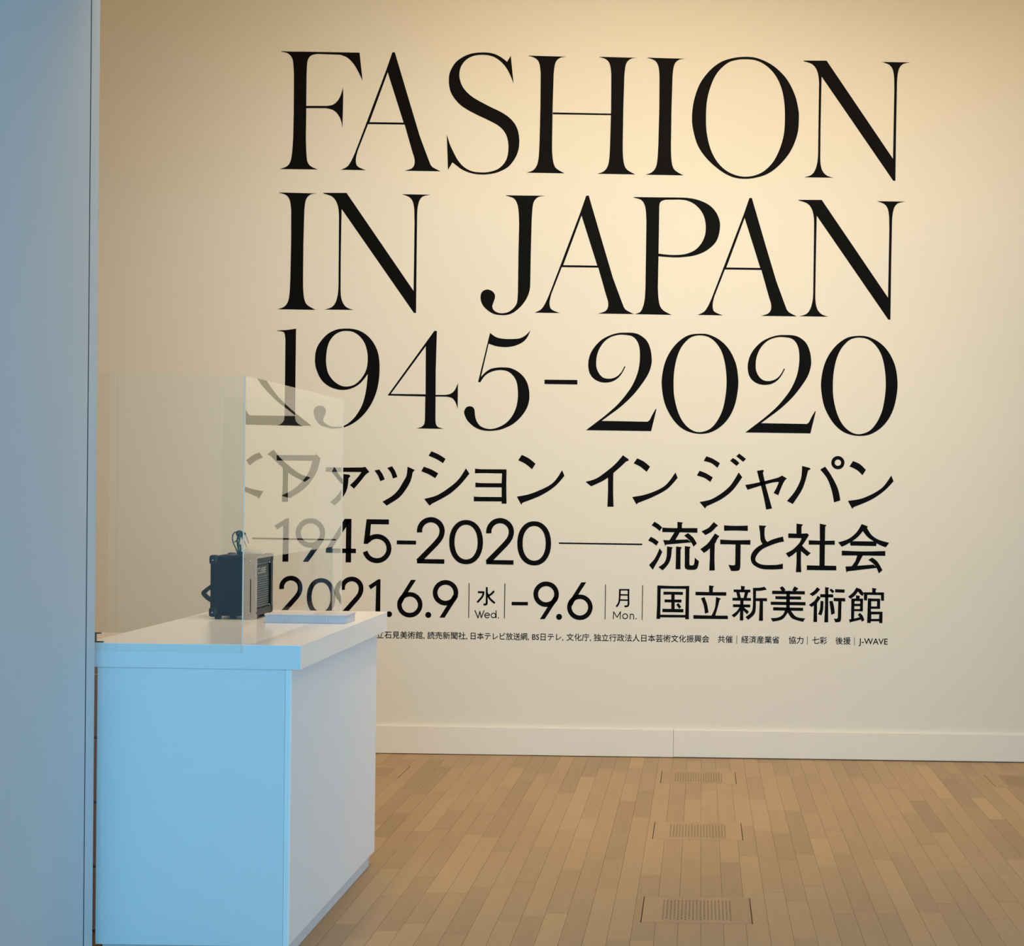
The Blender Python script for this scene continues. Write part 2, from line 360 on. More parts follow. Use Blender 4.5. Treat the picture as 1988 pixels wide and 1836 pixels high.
# ------------------------------------------------------------------ amplifier
AX0, AX1, AY0, AY1, AZ0, AZ1 = -1.7270, -1.5720, 5.806, 6.052, CZ+0.012, CZ+0.222
am = thing('guitar_amplifier', 'small black guitar amplifier with corner guards standing on the counter', 'amplifier', ((AX0+AX1)/2, (AY0+AY1)/2, CZ))
box('cabinet', (AX0, AX1-0.012, AY0+0.003, AY1-0.003, AZ0, AZ1), M_CAB, am, bevel=0.006, seg=3)
def frame_yz(name, x0, x1, y0, y1, z0, z1, w_, m, parent):
    ox, oy, oz = parent.matrix_world.translation; bm = bmesh.new()
    for d in ((x0, x1, y0, y1, z0, z0+w_), (x0, x1, y0, y1, z1-w_, z1), (x0, x1, y0, y0+w_*0.55, z0+w_, z1-w_), (x0, x1, y1-w_, y1, z0+w_, z1-w_)):
        add_box(bm, d[0]-ox, d[1]-ox, d[2]-oy, d[3]-oy, d[4]-oz, d[5]-oz)
    return new_obj(name, bm_mesh(bm, name), parent, m)
frame_yz('front_frame', AX1-0.0118, AX1+0.004, AY0+0.003, AY1-0.003, AZ0, AZ1, 0.024, M_CORNER, am)
box('grille_panel', (AX1-0.0116, AX1-0.004, AY0+0.016, AY1-0.027, AZ0+0.024, AZ1-0.024), M_GRILLE, am)
for i in range(15):
    z = AZ0+0.031+i*0.0080
    box('slat', (AX1-0.0039, AX1+0.0006, AY0+0.020, AY1-0.050, z, z+0.0030), M_SLAT, am)
box('name_plate', (AX1-0.0039, AX1+0.0010, AY0+0.017, AY1-0.060, AZ1-0.066, AZ1-0.034), M_CORNER, am)
box('trim_strip', (AX1-0.0039, AX1+0.0006, AY0+0.020, AY1-0.045, AZ1-0.0275, AZ1-0.0255), M_SLAT, am)
def text_mesh(body, name):
    c = bpy.data.curves.new(name, 'FONT'); c.body = body; c.resolution_u = 3
    o = bpy.data.objects.new(name, c); COL.objects.link(o); bpy.context.view_layer.update()
    me = bpy.data.meshes.new_from_object(o.evaluated_get(bpy.context.evaluated_depsgraph_get()))
    me.name = name; bpy.data.objects.remove(o); bpy.data.curves.remove(c); return me
def fit_text(me, fn, w_, h_):
    xs = [v.co.x for v in me.vertices]; ys = [v.co.y for v in me.vertices]
    x0, x1, y0, y1 = min(xs), max(xs), min(ys), max(ys)
    for v in me.vertices: v.co = fn((v.co.x-x0)/(x1-x0), (v.co.y-y0)/(y1-y0))
# badge letters as strokes: C U B E, squared outlines
def bar_yz(bm, y0, y1, z0, z1, x): add_box(bm, x, x+0.0008, y0, y1, z0, z1)
bx, (ox, oy, oz) = AX1+0.0011, am.matrix_world.translation
lw, lh, tk = 0.022, 0.020, 0.0030
for i, ch in enumerate('CUBE'):
    y = AY0+0.046+i*0.0285-oy; z = AZ1-0.062-oz; bm = bmesh.new(); X = bx-ox
    b_ = lambda a0, a1, c0, c1: bar_yz(bm, y+a0*lw, y+a1*lw, z+c0*lh, z+c1*lh, X)
    if ch == 'C': b_(0, .16, 0, 1); b_(.16, 1, 0, .14); b_(.16, 1, .86, 1)
    if ch == 'U': b_(0, .16, 0, 1); b_(.16, .84, 0, .14); b_(.84, 1, 0, 1)
    if ch == 'B': b_(0, .16, 0, 1); b_(.16, .9, 0, .14); b_(.16, .9, .43, .57); b_(.16, .9, .86, 1); b_(.84, 1, .1, .47); b_(.84, 1, .53, .9)
    if ch == 'E': b_(0, .16, 0, 1); b_(.16, 1, 0, .14); b_(.16, 1, .43, .57); b_(.16, 1, .86, 1)
    new_obj('badge_letter', bm_mesh(bm, 'badge_letter'), am, M_GOLD)
for yy in (AY0, AY1-0.030):
    for zz in (AZ0-0.004, AZ1-0.030):
        for xx in (AX0-0.004, AX1-0.026):
            cg = box('corner_guard', (xx, xx+0.032, yy-0.002, yy+0.032, zz, zz+0.034), M_CORNER, am, bevel=0.009, seg=3)
            if yy == AY0:
                s_ = box('screw', (xx+0.0125, xx+0.0165, yy-0.0035, yy-0.002, zz+0.014, zz+0.018), M_SCREW, am, bevel=0.0012)
for zz in (AZ0+0.026, AZ1-0.030):
    box('screw', (AX1-0.0035, AX1+0.0015, AY1-0.037, AY1-0.032, zz, zz+0.005), M_SCREW, am, bevel=0.001)
for yy in (AY0+0.02, AY1-0.04):
    for xx in (AX0+0.012, AX1-0.040): box('foot', (xx, xx+0.02, yy, yy+0.02, CZ+0.0002, AZ0), M_CORNER, am, bevel=0.002)
box('control_panel', (AX0+0.04, AX1-0.035, AY0+0.03, AY1-0.03, AZ1-0.001, AZ1+0.003), M_CORNER, am, bevel=0.001)
for i in range(5):
    ky = AY0+0.055+i*0.034
    bm = bmesh.new(); bmesh.ops.create_cone(bm, cap_ends=True, segments=16, radius1=0.007, radius2=0.006, depth=0.011, matrix=Matrix.Translation((0.012, ky-oy, AZ1+0.0085-oz)))
    new_obj('knob', bm_mesh(bm, 'knob'), am, M_CORNER)
# strap handle on the back
def strap(parent, pts, width, thick, m, name='strap_handle'):
    bm = bmesh.new(); rows = []
    P = [Vector(p) for p in pts]; E = [P[0]]+P+[P[-1]]; Q = []
    for i in range(1, len(E)-2):
        for k in range(5):
            t = k/5; a, b, c, d = E[i-1:i+3]
            Q.append(0.5*((2*b)+(c-a)*t+(2*a-5*b+4*c-d)*t*t+(3*b-3*c+d-a)*t**3))
    Q.append(P[-1])
    for i, q in enumerate(Q):
        tn = (Q[min(i+1, len(Q)-1)]-Q[max(i-1, 0)]).normalized(); nn = Vector((tn.z, 0, -tn.x))
        rows.append([bm.verts.new(q+nn*a+Vector((0, b, 0))) for a, b in ((-thick/2, -width/2), (thick/2, -width/2), (thick/2, width/2), (-thick/2, width/2))])
    for a, b in zip(rows, rows[1:]):
        for k in range(4): bm.faces.new((a[k], a[(k+1) % 4], b[(k+1) % 4], b[k]))
    bm.faces.new(rows[0][::-1]); bm.faces.new(rows[-1])
    return new_obj(name, bm_mesh(bm, name, True), parent, m)
hz = CZ+0.068-oz; hx = AX0-ox
strap(am, [(hx+0.004, 0, 0.128), (hx-0.022, 0, 0.113), (hx-0.050, 0, 0.092), (hx-0.056, 0, 0.081), (hx-0.036, 0, 0.062), (hx-0.012, 0, 0.050), (hx+0.004, 0, 0.045)], 0.024, 0.0120, M_CORNER)

# ---- green cable hank and beige pouch on top of the amplifier
gc = thing('cable_hank', 'dark green cable tied into an upright hank on top of the amplifier', 'cable', (-1.652, 5.90, AZ1+0.003))
def gtube(pts, r=0.0022, m=M_GREEN, name='cable_loop'):
    return new_obj(name, tube_me(name, pts, r), gc, m)
gtube([(-0.004,0,0.002),(-0.012,0.004,0.022),(-0.022,0.002,0.046),(-0.0225,0,0.068),(-0.014,0,0.080),(-0.004,0,0.078)])
gtube([(-0.002,0.004,0.002),(-0.006,0.01,0.025),(-0.008,0.006,0.05),(-0.002,0.002,0.072),(0.006,0,0.078)], 0.0028)
gtube([(0.002,-0.004,0.002),(0.000,-0.006,0.03),(0.003,-0.004,0.055),(0.005,0,0.075)], 0.0030)
gtube([(-0.016,0,0.044),(-0.006,-0.002,0.052),(0.004,0,0.066)], 0.0020)
gtube([(0.004,0,0.070),(0.012,0.003,0.058),(0.018,0.006,0.046),(0.026,0.008,0.026),(0.030,0.01,0.010)], 0.0022)
gtube([(0.002,0.004,0.072),(0.016,0.006,0.078),(0.024,0.008,0.064),(0.032,0.01,0.040)], 0.0020)
gtube([(0.004,0.0,0.002),(0.007,-0.003,0.02),(0.004,0,0.036)], 0.0035)
gtube([(-0.008,0,0.078),(0.0,-0.004,0.083),(0.009,0,0.080),(0.011,0.003,0.070),(0.004,0.004,0.066),(-0.006,0.002,0.070),(-0.008,0,0.078)], 0.0042, M_KNOT, 'cable_tie')
bm = bmesh.new(); bmesh.ops.create_uvsphere(bm, u_segments=24, v_segments=14, radius=1.0)
for v in bm.verts:
    x, y, z = v.co; zz = z*0.026 if z > 0 else z*0.004
    v.co = (x*0.031*(1-0.12*z)+0.004*math.sin(3*y), y*0.030, zz+0.004+0.0015*math.sin(7*x+5*y))
pc = new_obj('cloth_pouch', bm_mesh(bm, 'cloth_pouch', True), None, M_POUCH); pc.location = (-1.606, 5.905, AZ1+0.0035)
pc['label'] = 'rounded beige cloth pouch beside the green cable on the amplifier'; pc['category'] = 'pouch'
ps = new_obj('strap', tube_me('strap', [(0.024, 0, 0.014), (0.034, 0.002, 0.006), (0.040, 0.002, 0.001)], 0.0018), pc, M_POUCH)

# ---- flat card box on the counter
bo = thing('leaflet_box', 'flat white card box lying on the counter in front of the amplifier', 'box', (-1.36, 5.78, CZ))
box('box_base', (-1.500, -1.2230, 5.6900, 5.8450, CZ+0.0002, CZ+0.0255), M_BOX, bo, bevel=0.0008)
box('lid', (-1.5022, -1.2208, 5.6880, 5.8470, CZ+0.0257, CZ+0.0300), M_BOX, bo, bevel=0.0008)
for xx in (-1.4275, -1.2915): box('tape', (xx, xx+0.006, 5.6872, 5.6879, CZ+0.001, CZ+0.0300), M_PART, bo)

# ------------------------------------------------------------------ wall lettering
LETTERS = [
(0, 'F', '-4553,7481! -4463,7477 -4344,7478! -3721,7478! -3686,7183! -3733,7277 -3783,7358 -3851,7424 -3926,7452! -4165,7457! -4224,7445 -4261,7413 -4277,7357 -4282,7238! -4282,6904! -4069,6907! -4002,6919 -3950,6961 -3917,7021 -3893,7105! -3890,7021 -3891,6872 -3895,6680! -3914,6768 -3956,6834 -4001,6867 -4069,6883! -4281,6880! -4282,6568! -4276,6419 -4264,6315 -4226,6263 -4151,6231! -4558,6229! -4480,6259 -4443,6312 -4426,6416 -4417,6565! -4414,6863! -4416,7235! -4425,7354 -4440,7413 -4482,7457 -4553,7476!'),
(0, 'A', '-3372,7488! -3346,7488! -3195,7004! -3072,6611! -3012,6455 -2965,6337 -2935,6281 -2844,6234! -3227,6233! -3151,6259 -3122,6304 -3123,6364 -3142,6423! -3232,6724! -3622,6722! -3729,6436! -3746,6361 -3744,6301 -3719,6264 -3637,6232! -3907,6232! -3839,6266 -3795,6330 -3758,6413! -3628,6765! -3433,7305!|-3419,7275! -3243,6744! -3607,6743!'),
(0, 'S', '-2111,7474! -2077,7175! -2112,7264 -2160,7348 -2223,7416 -2301,7462 -2395,7478 -2488,7470 -2565,7438 -2619,7386 -2649,7324 -2656,7254 -2644,7192 -2616,7131 -2568,7074 -2505,7024 -2419,6976 -2310,6922 -2208,6875 -2122,6820 -2059,6753 -2023,6676 -2008,6576 -2016,6475 -2054,6381 -2122,6294 -2223,6238 -2316,6214 -2409,6207 -2511,6218 -2612,6255 -2667,6293 -2718,6331! -2764,6251! -2782,6628! -2748,6524 -2708,6440 -2660,6355 -2597,6286 -2511,6241 -2410,6229 -2316,6238 -2231,6269 -2170,6325 -2135,6395 -2123,6488 -2130,6574 -2154,6643 -2198,6700 -2261,6746 -2355,6792 -2464,6841 -2566,6893 -2644,6945 -2707,7013 -2747,7082 -2765,7159 -2765,7252 -2742,7322 -2697,7393 -2627,7448 -2535,7488 -2426,7503 -2317,7498 -2239,7470 -2184,7436 -2149,7408!'),
(0, 'H', '-1167,7479! -964,7477 -762,7475! -821,7467 -866,7436 -887,7384 -897,7294! -903,6944! -904,6571! -900,6437 -883,6332 -849,6281 -766,6236! -1172,6236! -1103,6262 -1063,6314 -1045,6404 -1039,6569! -1034,6941! -1037,7292! -1048,7381 -1071,7433 -1113,7462 -1167,7475!;-1920,7478! -1717,7476 -1515,7474! -1574,7465 -1619,7435 -1641,7382 -1651,7293! -1657,6943! -1658,6570! -1654,6436 -1637,6332 -1603,6280 -1520,6235! -1926,6235! -1857,6261 -1817,6314 -1799,6403 -1792,6568! -1788,6940! -1790,7290! -1801,7380 -1824,7431 -1866,7460 -1920,7474!;-1655,6880! -1030,6878! -1029,6861! -1654,6860!'),
(0, 'I', '-653,7479! -449,7476 -247,7475! -307,7466 -351,7436 -373,7383 -383,7294! -389,6943! -389,6570! -385,6436 -369,6332 -334,6280 -251,6235! -657,6235! -589,6261 -548,6314 -531,6404 -524,6568! -520,6941! -523,7291! -534,7380 -557,7432 -598,7461 -652,7474!'),
(0, 'O', '393,7506 526,7491 683,7420 825,7291 921,7122 965,6960 973,6851 960,6696 896,6524 793,6383 670,6279 546,6229 410,6209 273,6226 140,6294 5,6408 -98,6546 -154,6716 -169,6855 -152,7026 -93,7205 6,7346 122,7441 253,7489|394,7480 511,7468 621,7411 716,7312 780,7182 814,7027 823,6857 815,6693 775,6538 707,6397 608,6294 507,6246 410,6232 312,6245 202,6295 107,6386 35,6517 -7,6679 -19,6834 -12,7028 32,7207 100,7340 200,7435 292,7470'),
(0, 'N', '1011,7477! 1259,7480! 1986,6450! 1987,6726! 1987,7183! 1983,7312! 1968,7395 1929,7448 1848,7477! 2154,7477! 2074,7458 2036,7412 2019,7335 2015,7259! 2014,6726! 2016,6216! 1993,6215! 1208,7310! 1206,6789! 1208,6461! 1213,6377 1237,6302 1284,6257 1349,6237! 1039,6236! 1115,6262 1156,6316 1178,6400 1184,6484! 1183,6788! 1182,7230! 1174,7313 1150,7389 1103,7441 1011,7471!'),
(1, 'I', '-4560,5980! -4356,5978 -4154,5976! -4214,5968 -4258,5937 -4280,5885 -4290,5795! -4296,5445! -4296,5072! -4292,4938 -4276,4834 -4241,4782 -4158,4737! -4564,4737! -4496,4763 -4455,4816 -4438,4905 -4431,5070! -4427,5443! -4430,5793! -4441,5882 -4464,5934 -4506,5963 -4560,5976!'),
(1, 'N', '-4091,5984! -3842,5987! -3115,4956! -3114,5232! -3114,5689! -3118,5818! -3133,5902 -3173,5954 -3253,5983! -2948,5983! -3028,5964 -3065,5918 -3083,5842 -3087,5766! -3087,5233! -3086,4722! -3109,4722! -3893,5816! -3896,5295! -3894,4968! -3889,4884 -3864,4808 -3818,4763 -3752,4743! -4062,4742! -3986,4768 -3945,4822 -3923,4906 -3917,4990! -3918,5295! -3920,5736! -3927,5819 -3952,5895 -3998,5947 -4091,5978!'),
(1, 'J', '-2141,5991! -1931,5991 -1723,5993! -1796,5979 -1837,5941 -1855,5881 -1864,5746! -1869,5372! -1870,5081! -1876,4983 -1909,4893 -1968,4810 -2049,4741 -2116,4717 -2169,4713 -2251,4723 -2327,4766 -2380,4825 -2400,4892 -2389,4952 -2352,4979 -2318,4984 -2273,4966 -2248,4932 -2246,4895 -2260,4850 -2273,4805 -2259,4768 -2222,4742 -2169,4733 -2109,4744 -2057,4778 -2020,4824 -2006,4869 -2001,4959! -2001,5370! -1998,5684! -2003,5796 -2016,5886 -2043,5945 -2081,5970 -2141,5986!'),
(1, 'A', '-1286,6001! -1259,6002! -1109,5517! -986,5124! -926,4969 -879,4850 -849,4795 -758,4748! -1141,4747! -1065,4773 -1036,4818 -1037,4878 -1056,4937! -1146,5237! -1536,5236! -1643,4949! -1660,4874 -1658,4815 -1633,4778 -1551,4746! -1821,4746! -1753,4780 -1709,4844 -1672,4926! -1542,5279! -1347,5818!|-1333,5789! -1157,5258! -1521,5257!'),
(1, 'P', '-779,5995! -536,5996 -311,5998! -198,5995 -85,5974 28,5924 104,5847 143,5757 148,5683 131,5585 87,5506 -2,5432 -114,5385 -226,5366 -316,5359 -406,5362 -504,5368! -506,5036! -499,4931 -481,4842 -442,4790 -355,4746! -749,4747! -690,4771 -661,4831 -645,4914 -639,5034! -639,5393! -639,5729! -646,5841 -662,5916 -700,5967 -779,5989!|-504,5896! -501,5926 -483,5956 -438,5972! -295,5976! -213,5968 -130,5932 -61,5866 -19,5785 -4,5688 -12,5598 -48,5515 -107,5447 -182,5408 -256,5390 -346,5385 -421,5388 -504,5397!'),
(1, 'A', '458,6006! 484,6006! 634,5521! 758,5129! 818,4973 864,4855 895,4799 985,4752! 602,4751! 678,4777 708,4822 707,4882 688,4941! 598,5241! 208,5240! 101,4954! 84,4879 86,4819 110,4782 193,4750! -78,4750! -9,4784 35,4848 71,4931! 201,5283! 397,5822!|410,5793! 586,5262! 223,5261!'),
(1, 'N', '984,5995! 1232,5998! 1959,4968! 1960,5244! 1960,5701! 1956,5830! 1941,5913 1902,5966 1821,5995! 2127,5995! 2047,5976 2009,5930 1992,5853 1988,5777! 1987,5244! 1989,4734! 1966,4733! 1181,5828! 1179,5307! 1180,4979! 1186,4895 1210,4820 1257,4775 1322,4754! 1012,4754! 1088,4779 1129,4834 1151,4918 1157,5002! 1156,5306! 1154,5747! 1147,5831 1123,5907 1076,5959 984,5989!'),
(2, '1', '-4568,4510! -4459,4518 -4364,4533! -4365,4340! -4365,3615! -4360,3556 -4330,3517 -4270,3491! -4557,3497! -4514,3514 -4482,3554 -4477,3613! -4476,3943! -4476,4404! -4482,4464 -4495,4493 -4525,4502 -4568,4506!'),
(2, '9', '-3827,4543 -3735,4536 -3649,4504 -3569,4439 -3509,4348 -3478,4249 -3468,4131 -3475,3992 -3503,3860 -3561,3727 -3645,3614 -3743,3533 -3841,3488 -3914,3476 -3967,3473 -4039,3489 -4099,3511 -4139,3560 -4163,3619 -4166,3665 -4141,3705 -4101,3715 -4061,3706 -4038,3673 -4041,3627 -4060,3587 -4063,3554 -4033,3522 -3973,3496 -3914,3493 -3842,3505 -3763,3559 -3698,3639 -3646,3739 -3615,3858 -3600,3971 -3594,4063! -3636,4003 -3695,3943 -3774,3902 -3859,3887 -3945,3899 -4024,3934 -4091,3996 -4135,4081 -4156,4159 -4157,4252 -4138,4337 -4089,4417 -4018,4488 -3926,4532|-3827,4518 -3754,4508 -3681,4460 -3628,4385 -3600,4287 -3596,4195 -3608,4115 -3637,4049 -3682,3989 -3741,3942 -3813,3924 -3879,3933 -3952,3978 -4013,4056 -4037,4148 -4040,4240 -4026,4346 -3997,4419 -3945,4479 -3886,4510'),
(2, '4', '-2888,4534! -2861,4533! -2868,4101! -2866,3850! -2762,3852! -2710,3863 -2664,3900 -2629,3981! -2628,3706! -2656,3781 -2696,3823 -2762,3834! -2866,3833! -2865,3606! -2861,3547 -2837,3508 -2774,3489! -3069,3489! -3015,3505 -2983,3538 -2977,3598! -2976,3832! -3379,3836!|-2977,4370! -2973,3855! -3346,3853!'),
(2, '5', '-2293,4522! -2235,4481 -2169,4463 -2070,4460 -1971,4470 -1905,4509 -1860,4558! -1892,4486 -1937,4433 -2016,4392 -2101,4374 -2167,4374 -2233,4383 -2306,4407! -2384,4050! -2342,4096 -2283,4137 -2217,4152 -2151,4156 -2072,4150 -1992,4115 -1926,4057 -1885,3985 -1864,3886 -1869,3787 -1901,3701 -1966,3614 -2044,3547 -2143,3499 -2222,3480 -2294,3475 -2367,3482 -2447,3514 -2520,3579 -2554,3644 -2558,3684 -2535,3724 -2496,3736 -2462,3722 -2447,3692 -2443,3646 -2431,3593 -2401,3541 -2354,3509 -2281,3495 -2209,3508 -2123,3552 -2052,3626 -2007,3719 -1988,3818 -1988,3917 -2004,4009 -2045,4075 -2098,4114 -2164,4127 -2230,4121 -2296,4097 -2348,4057 -2390,3993! -2414,3996!'),
(2, '-', '-1704,4032! -1353,4034! -1352,3986! -1704,3986!'),
(2, '2', '-850,4191! -878,4135 -916,4090 -961,4063 -1012,4053 -1071,4061 -1116,4099 -1146,4157 -1154,4215 -1148,4292 -1120,4376 -1070,4448 -1006,4497 -922,4523 -845,4524 -774,4511 -728,4473 -698,4409 -687,4319 -692,4209 -716,4099 -766,3982 -836,3878 -924,3773 -1039,3668 -1141,3586 -1253,3499! -555,3500! -501,3737! -510,3737! -548,3670 -573,3618 -599,3600! -1087,3601! -1007,3662 -879,3761 -752,3886 -657,4010 -594,4114 -563,4211 -561,4289 -578,4385 -618,4468 -690,4525 -761,4547 -845,4548 -923,4543 -1019,4513 -1109,4460 -1185,4375 -1226,4291 -1239,4200 -1223,4110 -1180,4053 -1115,4019 -1051,4011 -980,4024 -916,4064 -871,4123 -840,4184!'),
(2, '0', '-46,4550 56,4539 176,4478 270,4381 339,4243 367,4098 368,3966 339,3801 282,3668 197,3567 86,3499 -36,3479 -159,3502 -259,3560 -347,3664 -415,3802 -447,3966 -446,4098 -415,4244 -357,4364 -273,4464 -168,4532|-46,4532 37,4519 117,4464 185,4366 226,4228 244,4063 238,3911 208,3746 150,3619 72,3532 -37,3497 -126,3522 -207,3594 -268,3705 -310,3856 -322,3988 -318,4140 -290,4292 -239,4412 -161,4499 -102,4525'),
(2, '2', '857,4194! 829,4138 791,4092 746,4066 695,4055 637,4064 591,4102 561,4160 554,4218 559,4295 587,4379 637,4451 701,4500 785,4526 862,4527 933,4514 979,4476 1009,4412 1020,4322 1015,4212 991,4102 941,3985 872,3881 783,3776 668,3671 566,3589 454,3502! 1152,3503! 1206,3740! 1197,3740! 1159,3673 1134,3620 1108,3603! 621,3604! 701,3665 828,3764 956,3889 1051,4013 1114,4117 1144,4214 1147,4292 1129,4388 1089,4471 1017,4528 946,4549 862,4551 785,4546 688,4516 599,4463 522,4378 482,4294 468,4203 484,4113 527,4056 592,4022 657,4014 728,4027 792,4067 836,4125 867,4187!'),
(2, '0', '1661,4555 1763,4543 1883,4482 1977,4385 2046,4247 2074,4103 2075,3971 2046,3805 1989,3672 1904,3571 1793,3503 1671,3484 1548,3506 1448,3564 1360,3668 1292,3806 1260,3971 1261,4103 1292,4248 1350,4368 1434,4468 1539,4536|1661,4536 1744,4523 1824,4468 1892,4370 1933,4232 1951,4068 1945,3916 1915,3750 1857,3623 1779,3536 1670,3502 1581,3527 1500,3598 1439,3709 1397,3861 1385,3992 1389,4144 1417,4297 1468,4416 1546,4503 1605,4529'),
(3, 'フ', '-4557,3180! -4149,3186! -4131,3196! -4089,3152! -4120,3027 -4192,2898 -4282,2805 -4409,2721! -4501,2747! -4356,2831 -4229,2971 -4172,3125! -4556,3123!'),
(3, 'ァ', '-4028,3059! -3837,3058 -3637,3063! -3608,3069! -3564,3016! -3603,2986 -3652,2923 -3726,2834! -3770,2871! -3711,2930 -3670,2981 -3649,3013! -3836,3012! -4032,3010!;-3840,2988! -3778,2983! -3767,2967! -3787,2942! -3791,2879 -3809,2804 -3858,2724 -3932,2652! -3982,2685! -3916,2744 -3863,2820 -3843,2903 -3842,2987!'),
(3, 'ッ', '-3508,3032! -3459,3044! -3425,2997 -3399,2939! -3446,2918! -3470,2976 -3508,3030!;-3373,3062! -3322,3080! -3288,3029 -3264,2967! -3312,2949! -3333,3011 -3373,3061!;-3156,3078! -3078,3044! -3101,3017! -3120,2931 -3169,2839 -3243,2746 -3375,2658! -3419,2700! -3318,2762 -3252,2829 -3203,2913 -3167,2981 -3157,3076!'),
(3, 'シ', '-2904,3247! -2825,3215 -2751,3168! -2778,3122! -2849,3165 -2933,3199!;-2983,3081! -2897,3051 -2827,3011! -2859,2960! -2930,3001 -3009,3031!;-2532,3070! -2494,3014! -2588,2898 -2711,2788 -2893,2685! -2916,2664! -2974,2736! -2836,2778 -2696,2871 -2605,2956 -2533,3068!'),
(3, 'ョ', '-2435,3070! -2374,3064 -2097,3066! -2097,2883 -2092,2699! -2145,2698! -2145,2722! -2443,2719! -2444,2771! -2383,2767 -2146,2769! -2147,2873! -2428,2870! -2429,2921! -2372,2915 -2148,2917! -2145,3022! -2374,3022 -2435,3018!'),
(3, 'ン', '-1936,3224! -1857,3186 -1788,3131! -1825,3072! -1893,3127 -1973,3166!;-1502,3066! -1476,3007! -1579,2891 -1730,2791 -1921,2712! -1935,2690! -1983,2776! -1822,2814 -1609,2921 -1503,3065!'),
(3, 'イ', '-853,3237! -793,3195! -789,3182! -821,3169! -874,3116 -953,3045! -953,2877 -946,2684! -1012,2683! -1008,2845 -1010,2995! -1074,2954 -1189,2899! -1249,2946! -1135,2984 -1014,3071 -924,3152 -854,3236!'),
(3, 'ン', '-700,3206! -631,3175 -561,3120! -596,3064! -667,3119 -737,3152!;-287,3061! -263,3005! -370,2886 -521,2798 -685,2729! -700,2711! -747,2791! -583,2827 -401,2916 -288,3060!'),
(3, 'ジ', '41,3240! 113,3214 188,3168! 161,3119! 95,3168 13,3190!;-30,3084! 42,3057 114,3014! 87,2966! 24,3008 -58,3033!;325,3225! 357,3209 396,3173! 366,3142! 296,3197!;392,3275! 466,3219! 437,3187! 361,3246!;391,3073! 429,3022! 332,2885 211,2785 50,2704! 37,2680! -24,2749! 119,2789 288,2914 390,3072!'),
(3, 'ャ', '585,3093! 652,3104! 660,3091! 650,3073! 670,2985 692,2902 754,2692! 691,2679! 670,2780 637,2914 618,2975 586,3092!;462,2939! 545,2955 667,2983 788,3016 825,3029 856,3047! 908,3016! 881,2988 851,2923 819,2835! 768,2858! 799,2916 823,2978! 758,2971 631,2935 488,2888!'),
(3, 'パ', '1069,3153! 1152,3133! 1161,3121! 1133,3103! 1109,3002 1066,2886 976,2743! 913,2775! 996,2879 1058,3014 1069,3151!;1316,3150! 1383,3057 1456,2918 1486,2790! 1418,2768! 1392,2891 1339,3025 1264,3117!;1523,3195 1520,3173 1511,3153 1495,3137 1476,3127 1454,3123 1432,3126 1412,3136 1396,3151 1385,3171 1381,3193 1385,3215 1394,3235 1410,3251 1429,3261 1451,3265 1473,3262 1493,3252 1509,3236 1520,3217|1486,3194 1485,3184 1480,3174 1473,3167 1463,3162 1453,3160 1443,3161 1433,3166 1425,3173 1420,3183 1419,3193 1420,3204 1425,3213 1432,3221 1441,3226 1452,3228 1462,3226 1472,3222 1480,3214 1485,3205'),
(3, 'ン', '1614,3214! 1688,3183 1754,3122! 1719,3064! 1657,3119 1578,3156!;2028,3064! 2054,3005! 1955,2900 1816,2802 1632,2721! 1615,2701! 1567,2786! 1733,2820 1923,2925 2027,3063!'),
(4, '1', '-4444,2506! -4418,2507! -4420,2042! -4483,2041! -4478,2427! -4541,2386! -4570,2425!'),
(4, '9', '-4029,2354 -4036,2305 -4058,2261 -4092,2225 -4136,2202 -4185,2194 -4234,2201 -4278,2223 -4313,2257 -4336,2301 -4345,2350 -4337,2399 -4315,2443 -4281,2479 -4237,2502 -4188,2510 -4140,2503 -4095,2481 -4060,2447 -4037,2403|-4083,2354 -4088,2322 -4102,2293 -4125,2269 -4154,2254 -4185,2249 -4217,2253 -4246,2267 -4269,2290 -4284,2319 -4290,2350 -4285,2382 -4271,2411 -4248,2435 -4220,2450 -4188,2455 -4156,2451 -4127,2437 -4104,2414 -4089,2385;-4265,2043! -4207,2043! -4041,2275! -4136,2237!'),
(4, '4', '-4019,2191! -3698,2191! -3698,2143! -4019,2144!;-3805,2509! -3749,2510! -3749,2044! -3807,2043!;-3823,2509! -3749,2510! -3961,2181! -4019,2180!'),
(4, '5', '-3588,2509! -3349,2510! -3348,2457! -3540,2457! -3552,2299! -3569,2245! -3617,2245!;-3559,2255! -3541,2274! -3522,2288! -3501,2296! -3478,2300! -3455,2298! -3433,2291! -3412,2280! -3395,2264! -3382,2245! -3374,2223! -3371,2200! -3372,2177! -3379,2155! -3391,2135! -3407,2118! -3426,2105! -3447,2096! -3470,2093! -3493,2095! -3515,2101! -3536,2113! -3552,2129! -3565,2148! -3575,2173! -3624,2153! -3612,2124! -3593,2095! -3567,2071! -3537,2053! -3503,2043! -3469,2040! -3434,2045! -3401,2058! -3372,2078! -3349,2104! -3331,2134! -3321,2167! -3318,2202! -3323,2237! -3336,2270! -3356,2299! -3381,2322! -3411,2340! -3445,2350! -3480,2352! -3514,2347! -3547,2334! -3576,2314! -3598,2291!'),
(4, '-', '-3262,2287! -3056,2287! -3056,2246! -3262,2245!'),
